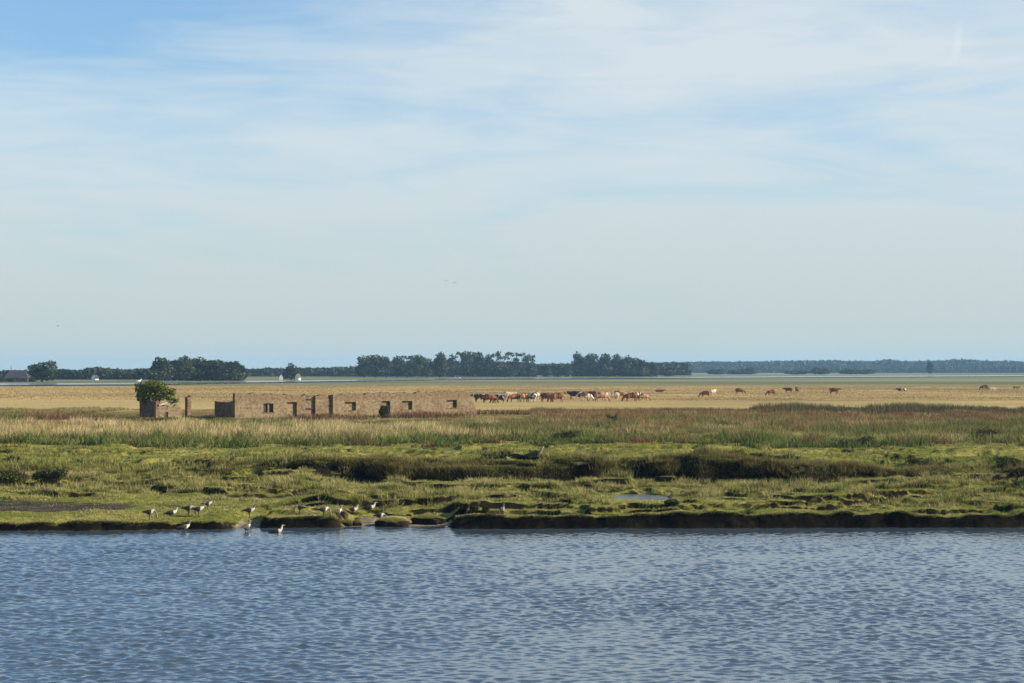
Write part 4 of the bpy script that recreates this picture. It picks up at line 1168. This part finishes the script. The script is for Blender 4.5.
m_gull = mat('gull_feathers', (.82, .82, .80), .8, (6, (.7, .7, .7)))
m_gull2 = mat('gull_wing', (.25, .26, .28), .8, (6, (.32, .33, .35)))
# white gull perched on the elder bush
D = 219.6
gm = bird_mesh('rest'); gm.name = 'gull'; gm.materials.append(m_gull)
o = bpy.data.objects.new('gull', gm); C.objects.link(o); o.scale = (.9, .9, .9)
o.location = ((139.2 - 512) / FPX * D, D, CAM_H - (382 - HORIZON) / FPX * D); o.rotation_euler = (0, 0, R(30))
tag(o, 'white gull perched at the left top of the bush on the broken hut', 'gull')

def flying(u, v, D, rz, lab, sc=1.0):
    n = [(0, 0, 0, .07, .08), (-.18, 0, 0, .05), (-.36, 0, 0, .035, .012), (.15, 0, .01, .06), (.25, 0, .02, .045), (.34, 0, .01, .014)]
    e = [(0, 1), (1, 2), (0, 3), (3, 4), (4, 5)]
    me = skin('gull', n, e, 1); me.materials.append(m_gull2)
    o = bpy.data.objects.new('gull', me); C.objects.link(o)
    o.location = ((u - 512) / FPX * D, D, CAM_H + (HORIZON - v) / FPX * D); o.rotation_euler = (0, 0, R(rz)); o.scale = (sc, sc, sc)
    for s in (-1, 1):
        bm = bmesh.new()
        top = [(.13, .05, .02), (.16, .32, .17), (.0, .68, .10)]; bot = [(-.13, .05, .02), (-.08, .32, .16), (-.10, .70, .09)]
        up = []; dn = []
        for a, c in zip(top, bot):
            up.append((bm.verts.new((a[0], s * a[1], a[2] + .012)), bm.verts.new((c[0], s * c[1], c[2] + .006))))
            dn.append((bm.verts.new((a[0], s * a[1], a[2] - .012)), bm.verts.new((c[0], s * c[1], c[2] - .006))))
        for i in range(2):
            bm.faces.new((up[i][0], up[i + 1][0], up[i + 1][1], up[i][1])); bm.faces.new((dn[i][0], dn[i][1], dn[i + 1][1], dn[i + 1][0]))
            bm.faces.new((up[i][0], dn[i][0], dn[i + 1][0], up[i + 1][0])); bm.faces.new((up[i][1], up[i + 1][1], dn[i + 1][1], dn[i][1]))
        bm.faces.new((up[2][0], dn[2][0], dn[2][1], up[2][1])); bm.faces.new((up[0][0], up[0][1], dn[0][1], dn[0][0]))
        obj('wing', bm, m_gull2, o)
    tag(o, lab, 'gull', 'gulls flying over the marsh')
flying(446, 281, 420, 70, 'grey gull in flight, left one of two high above the tree row')
flying(454.5, 283, 470, 110, 'grey gull in flight, right one of two high above the tree row')
flying(58, 326, 520, 30, 'single gull flying above the far left wood')

# ------------------------------------------------------------------ air
m_haze = bpy.data.materials.new('haze'); m_haze.use_nodes = True
nt = m_haze.node_tree
for n in list(nt.nodes):
    if n.type != 'OUTPUT_MATERIAL': nt.nodes.remove(n)
vol = nt.nodes.new('ShaderNodeVolumePrincipled')
vol.inputs['Color'].default_value = (.38, .68, 1.0, 1); vol.inputs['Density'].default_value = .92e-4; vol.inputs['Anisotropy'].default_value = .1
nt.links.new(vol.outputs[0], [n for n in nt.nodes if n.type == 'OUTPUT_MATERIAL'][0].inputs['Volume'])
bm = bmesh.new(); add_box(bm, -9800, 9800, -900, 9800, float(ZZ.min()) - 1.5, 48)
tag(obj('haze', bm, m_haze), 'thin blue haze over the whole marsh', 'haze', kind='stuff')

# ------------------------------------------------------------------ light
SUN_AZ, SUN_EL = R(-3), R(23)      # azimuth from +x, negative: toward the camera side
sd = Vector((math.cos(SUN_EL) * math.cos(SUN_AZ), math.cos(SUN_EL) * math.sin(SUN_AZ), math.sin(SUN_EL)))
sl_ = bpy.data.lights.new('sun', 'SUN'); sl_.energy = 4.2; sl_.angle = R(.5); sl_.color = (1, .88, .70)
so = bpy.data.objects.new('sun', sl_); C.objects.link(so)
so.rotation_euler = (-sd).to_track_quat('-Z', 'Y').to_euler(); so.location = (200, -20, 80)

w = bpy.data.worlds.new('World'); scene.world = w; w.use_nodes = True
nt = w.node_tree; N = nt.nodes; L = nt.links
bg = N['Background']; bg.inputs['Strength'].default_value = .085
sky = N.new('ShaderNodeTexSky'); sky.sky_type = 'NISHITA'; sky.sun_disc = False
sky.sun_elevation = SUN_EL; sky.sun_rotation = math.pi / 2 - SUN_AZ
sky.air_density = 1.0; sky.dust_density = .4; sky.ozone_density = 3.0
tc = N.new('ShaderNodeTexCoord'); sp = N.new('ShaderNodeSeparateXYZ'); L.new(tc.outputs['Generated'], sp.inputs[0])
def math_(op, a, b=None, c=None):
    m = N.new('ShaderNodeMath'); m.operation = op
    for i, s in enumerate((a, b, c)):
        if s is None: continue
        if isinstance(s, (int, float)): m.inputs[i].default_value = s
        else: L.new(s, m.inputs[i])
    return m.outputs[0]
def rangen(src, a, b, c, d, smooth=True):
    r = N.new('ShaderNodeMapRange'); r.interpolation_type = 'SMOOTHSTEP' if smooth else 'LINEAR'
    for i, s in enumerate((a, b, c, d)): r.inputs[i + 1].default_value = s
    L.new(src, r.inputs[0]); return r.outputs[0]
def noise_(scale, vscale, detail, dist, rot=0, loc=(0, 0, 0)):
    mp = N.new('ShaderNodeMapping'); mp.inputs['Scale'].default_value = vscale; mp.inputs['Rotation'].default_value = (0, rot, 0); mp.inputs['Location'].default_value = loc
    L.new(tc.outputs['Generated'], mp.inputs[0])
    n = N.new('ShaderNodeTexNoise'); n.inputs['Scale'].default_value = scale; n.inputs['Detail'].default_value = detail; n.inputs['Distortion'].default_value = dist
    n.inputs['Roughness'].default_value = .52
    L.new(mp.outputs[0], n.inputs['Vector']); return n.outputs['Fac']
n1 = noise_(1, (6, 6, 30), 7, 1.1, R(4), (1.3, 0, .4))
n2 = noise_(1, (13, 13, 85), 8, 1.6, R(-5), (4.3, 0, 2.2))
cl = math_('ADD', math_('MULTIPLY', n1, .72), math_('MULTIPLY', n2, .28))
zel = sp.outputs[2]
# cover: thick veil low down, thinning upward and toward the left
veil = rangen(zel, .0, .17, .24, -.03)
side = math_('MULTIPLY', rangen(sp.outputs[0], -.22, .06, -.17, .06), rangen(zel, .10, .155, 0, 1))
high = rangen(zel, .17, .38, 0, -.26)
cov = math_('ADD', math_('ADD', math_('ADD', cl, veil), side), high)
fac = math_('MAXIMUM', math_('ADD', rangen(cov, .24, .75, .33, .98), math_('MULTIPLY', side, 1.75)), .10)
fac = math_('MAXIMUM', math_('ADD', fac, math_('MULTIPLY', high, 1.3)), .08)
# faint bit of contrail high on the right
rx = math_('DIVIDE', sp.outputs[0], sp.outputs[1]); rz_ = math_('DIVIDE', sp.outputs[2], sp.outputs[1])
ct = math_('MULTIPLY', rangen(math_('ABSOLUTE', math_('SUBTRACT', math_('ADD', rx, math_('MULTIPLY', math_('SUBTRACT', rz_, .1495), -.15)), .2030)), .0004, .0028, 1, 0), rangen(math_('ABSOLUTE', math_('SUBTRACT', rz_, .1490)), .002, .012, 1, 0))
ct = math_('MULTIPLY', ct, rangen(sp.outputs[1], .2, .3, 0, .24))
cm = N.new('ShaderNodeMix'); cm.data_type = 'RGBA'
hz = N.new('ShaderNodeMix'); hz.data_type = 'RGBA'      # veil colour: greyer at the horizon
hz.inputs['A'].default_value = (3.5, 3.95, 3.82, 1); hz.inputs['B'].default_value = (4.1, 4.65, 4.95, 1)
L.new(rangen(zel, .0, .12, 0, 1), hz.inputs['Factor'])
tint = N.new('ShaderNodeMix'); tint.data_type = 'RGBA'; tint.blend_type = 'MULTIPLY'; tint.inputs['Factor'].default_value = 1
L.new(sky.outputs[0], tint.inputs['A']); tint.inputs['B'].default_value = (.66, .85, 1.0, 1)
L.new(fac, cm.inputs['Factor']); L.new(tint.outputs['Result'], cm.inputs['A']); L.new(hz.outputs['Result'], cm.inputs['B'])
tr = N.new('ShaderNodeMix'); tr.data_type = 'RGBA'; tr.inputs['B'].default_value = (5.3, 5.8, 6.0, 1)
L.new(ct, tr.inputs['Factor']); L.new(cm.outputs['Result'], tr.inputs['A']); L.new(tr.outputs['Result'], bg.inputs['Color'])

# ------------------------------------------------------------------ view
scene.view_settings.view_transform = 'Standard'; scene.view_settings.look = 'None'
scene.view_settings.exposure = .95; scene.view_settings.gamma = 1
scene.view_settings.use_curve_mapping = False
scene.cycles.max_bounces = 6; scene.cycles.diffuse_bounces = 3; scene.cycles.glossy_bounces = 3; scene.cycles.transparent_max_bounces = 6
scene.cycles.volume_bounces = 1
scene.cycles.use_denoising = True
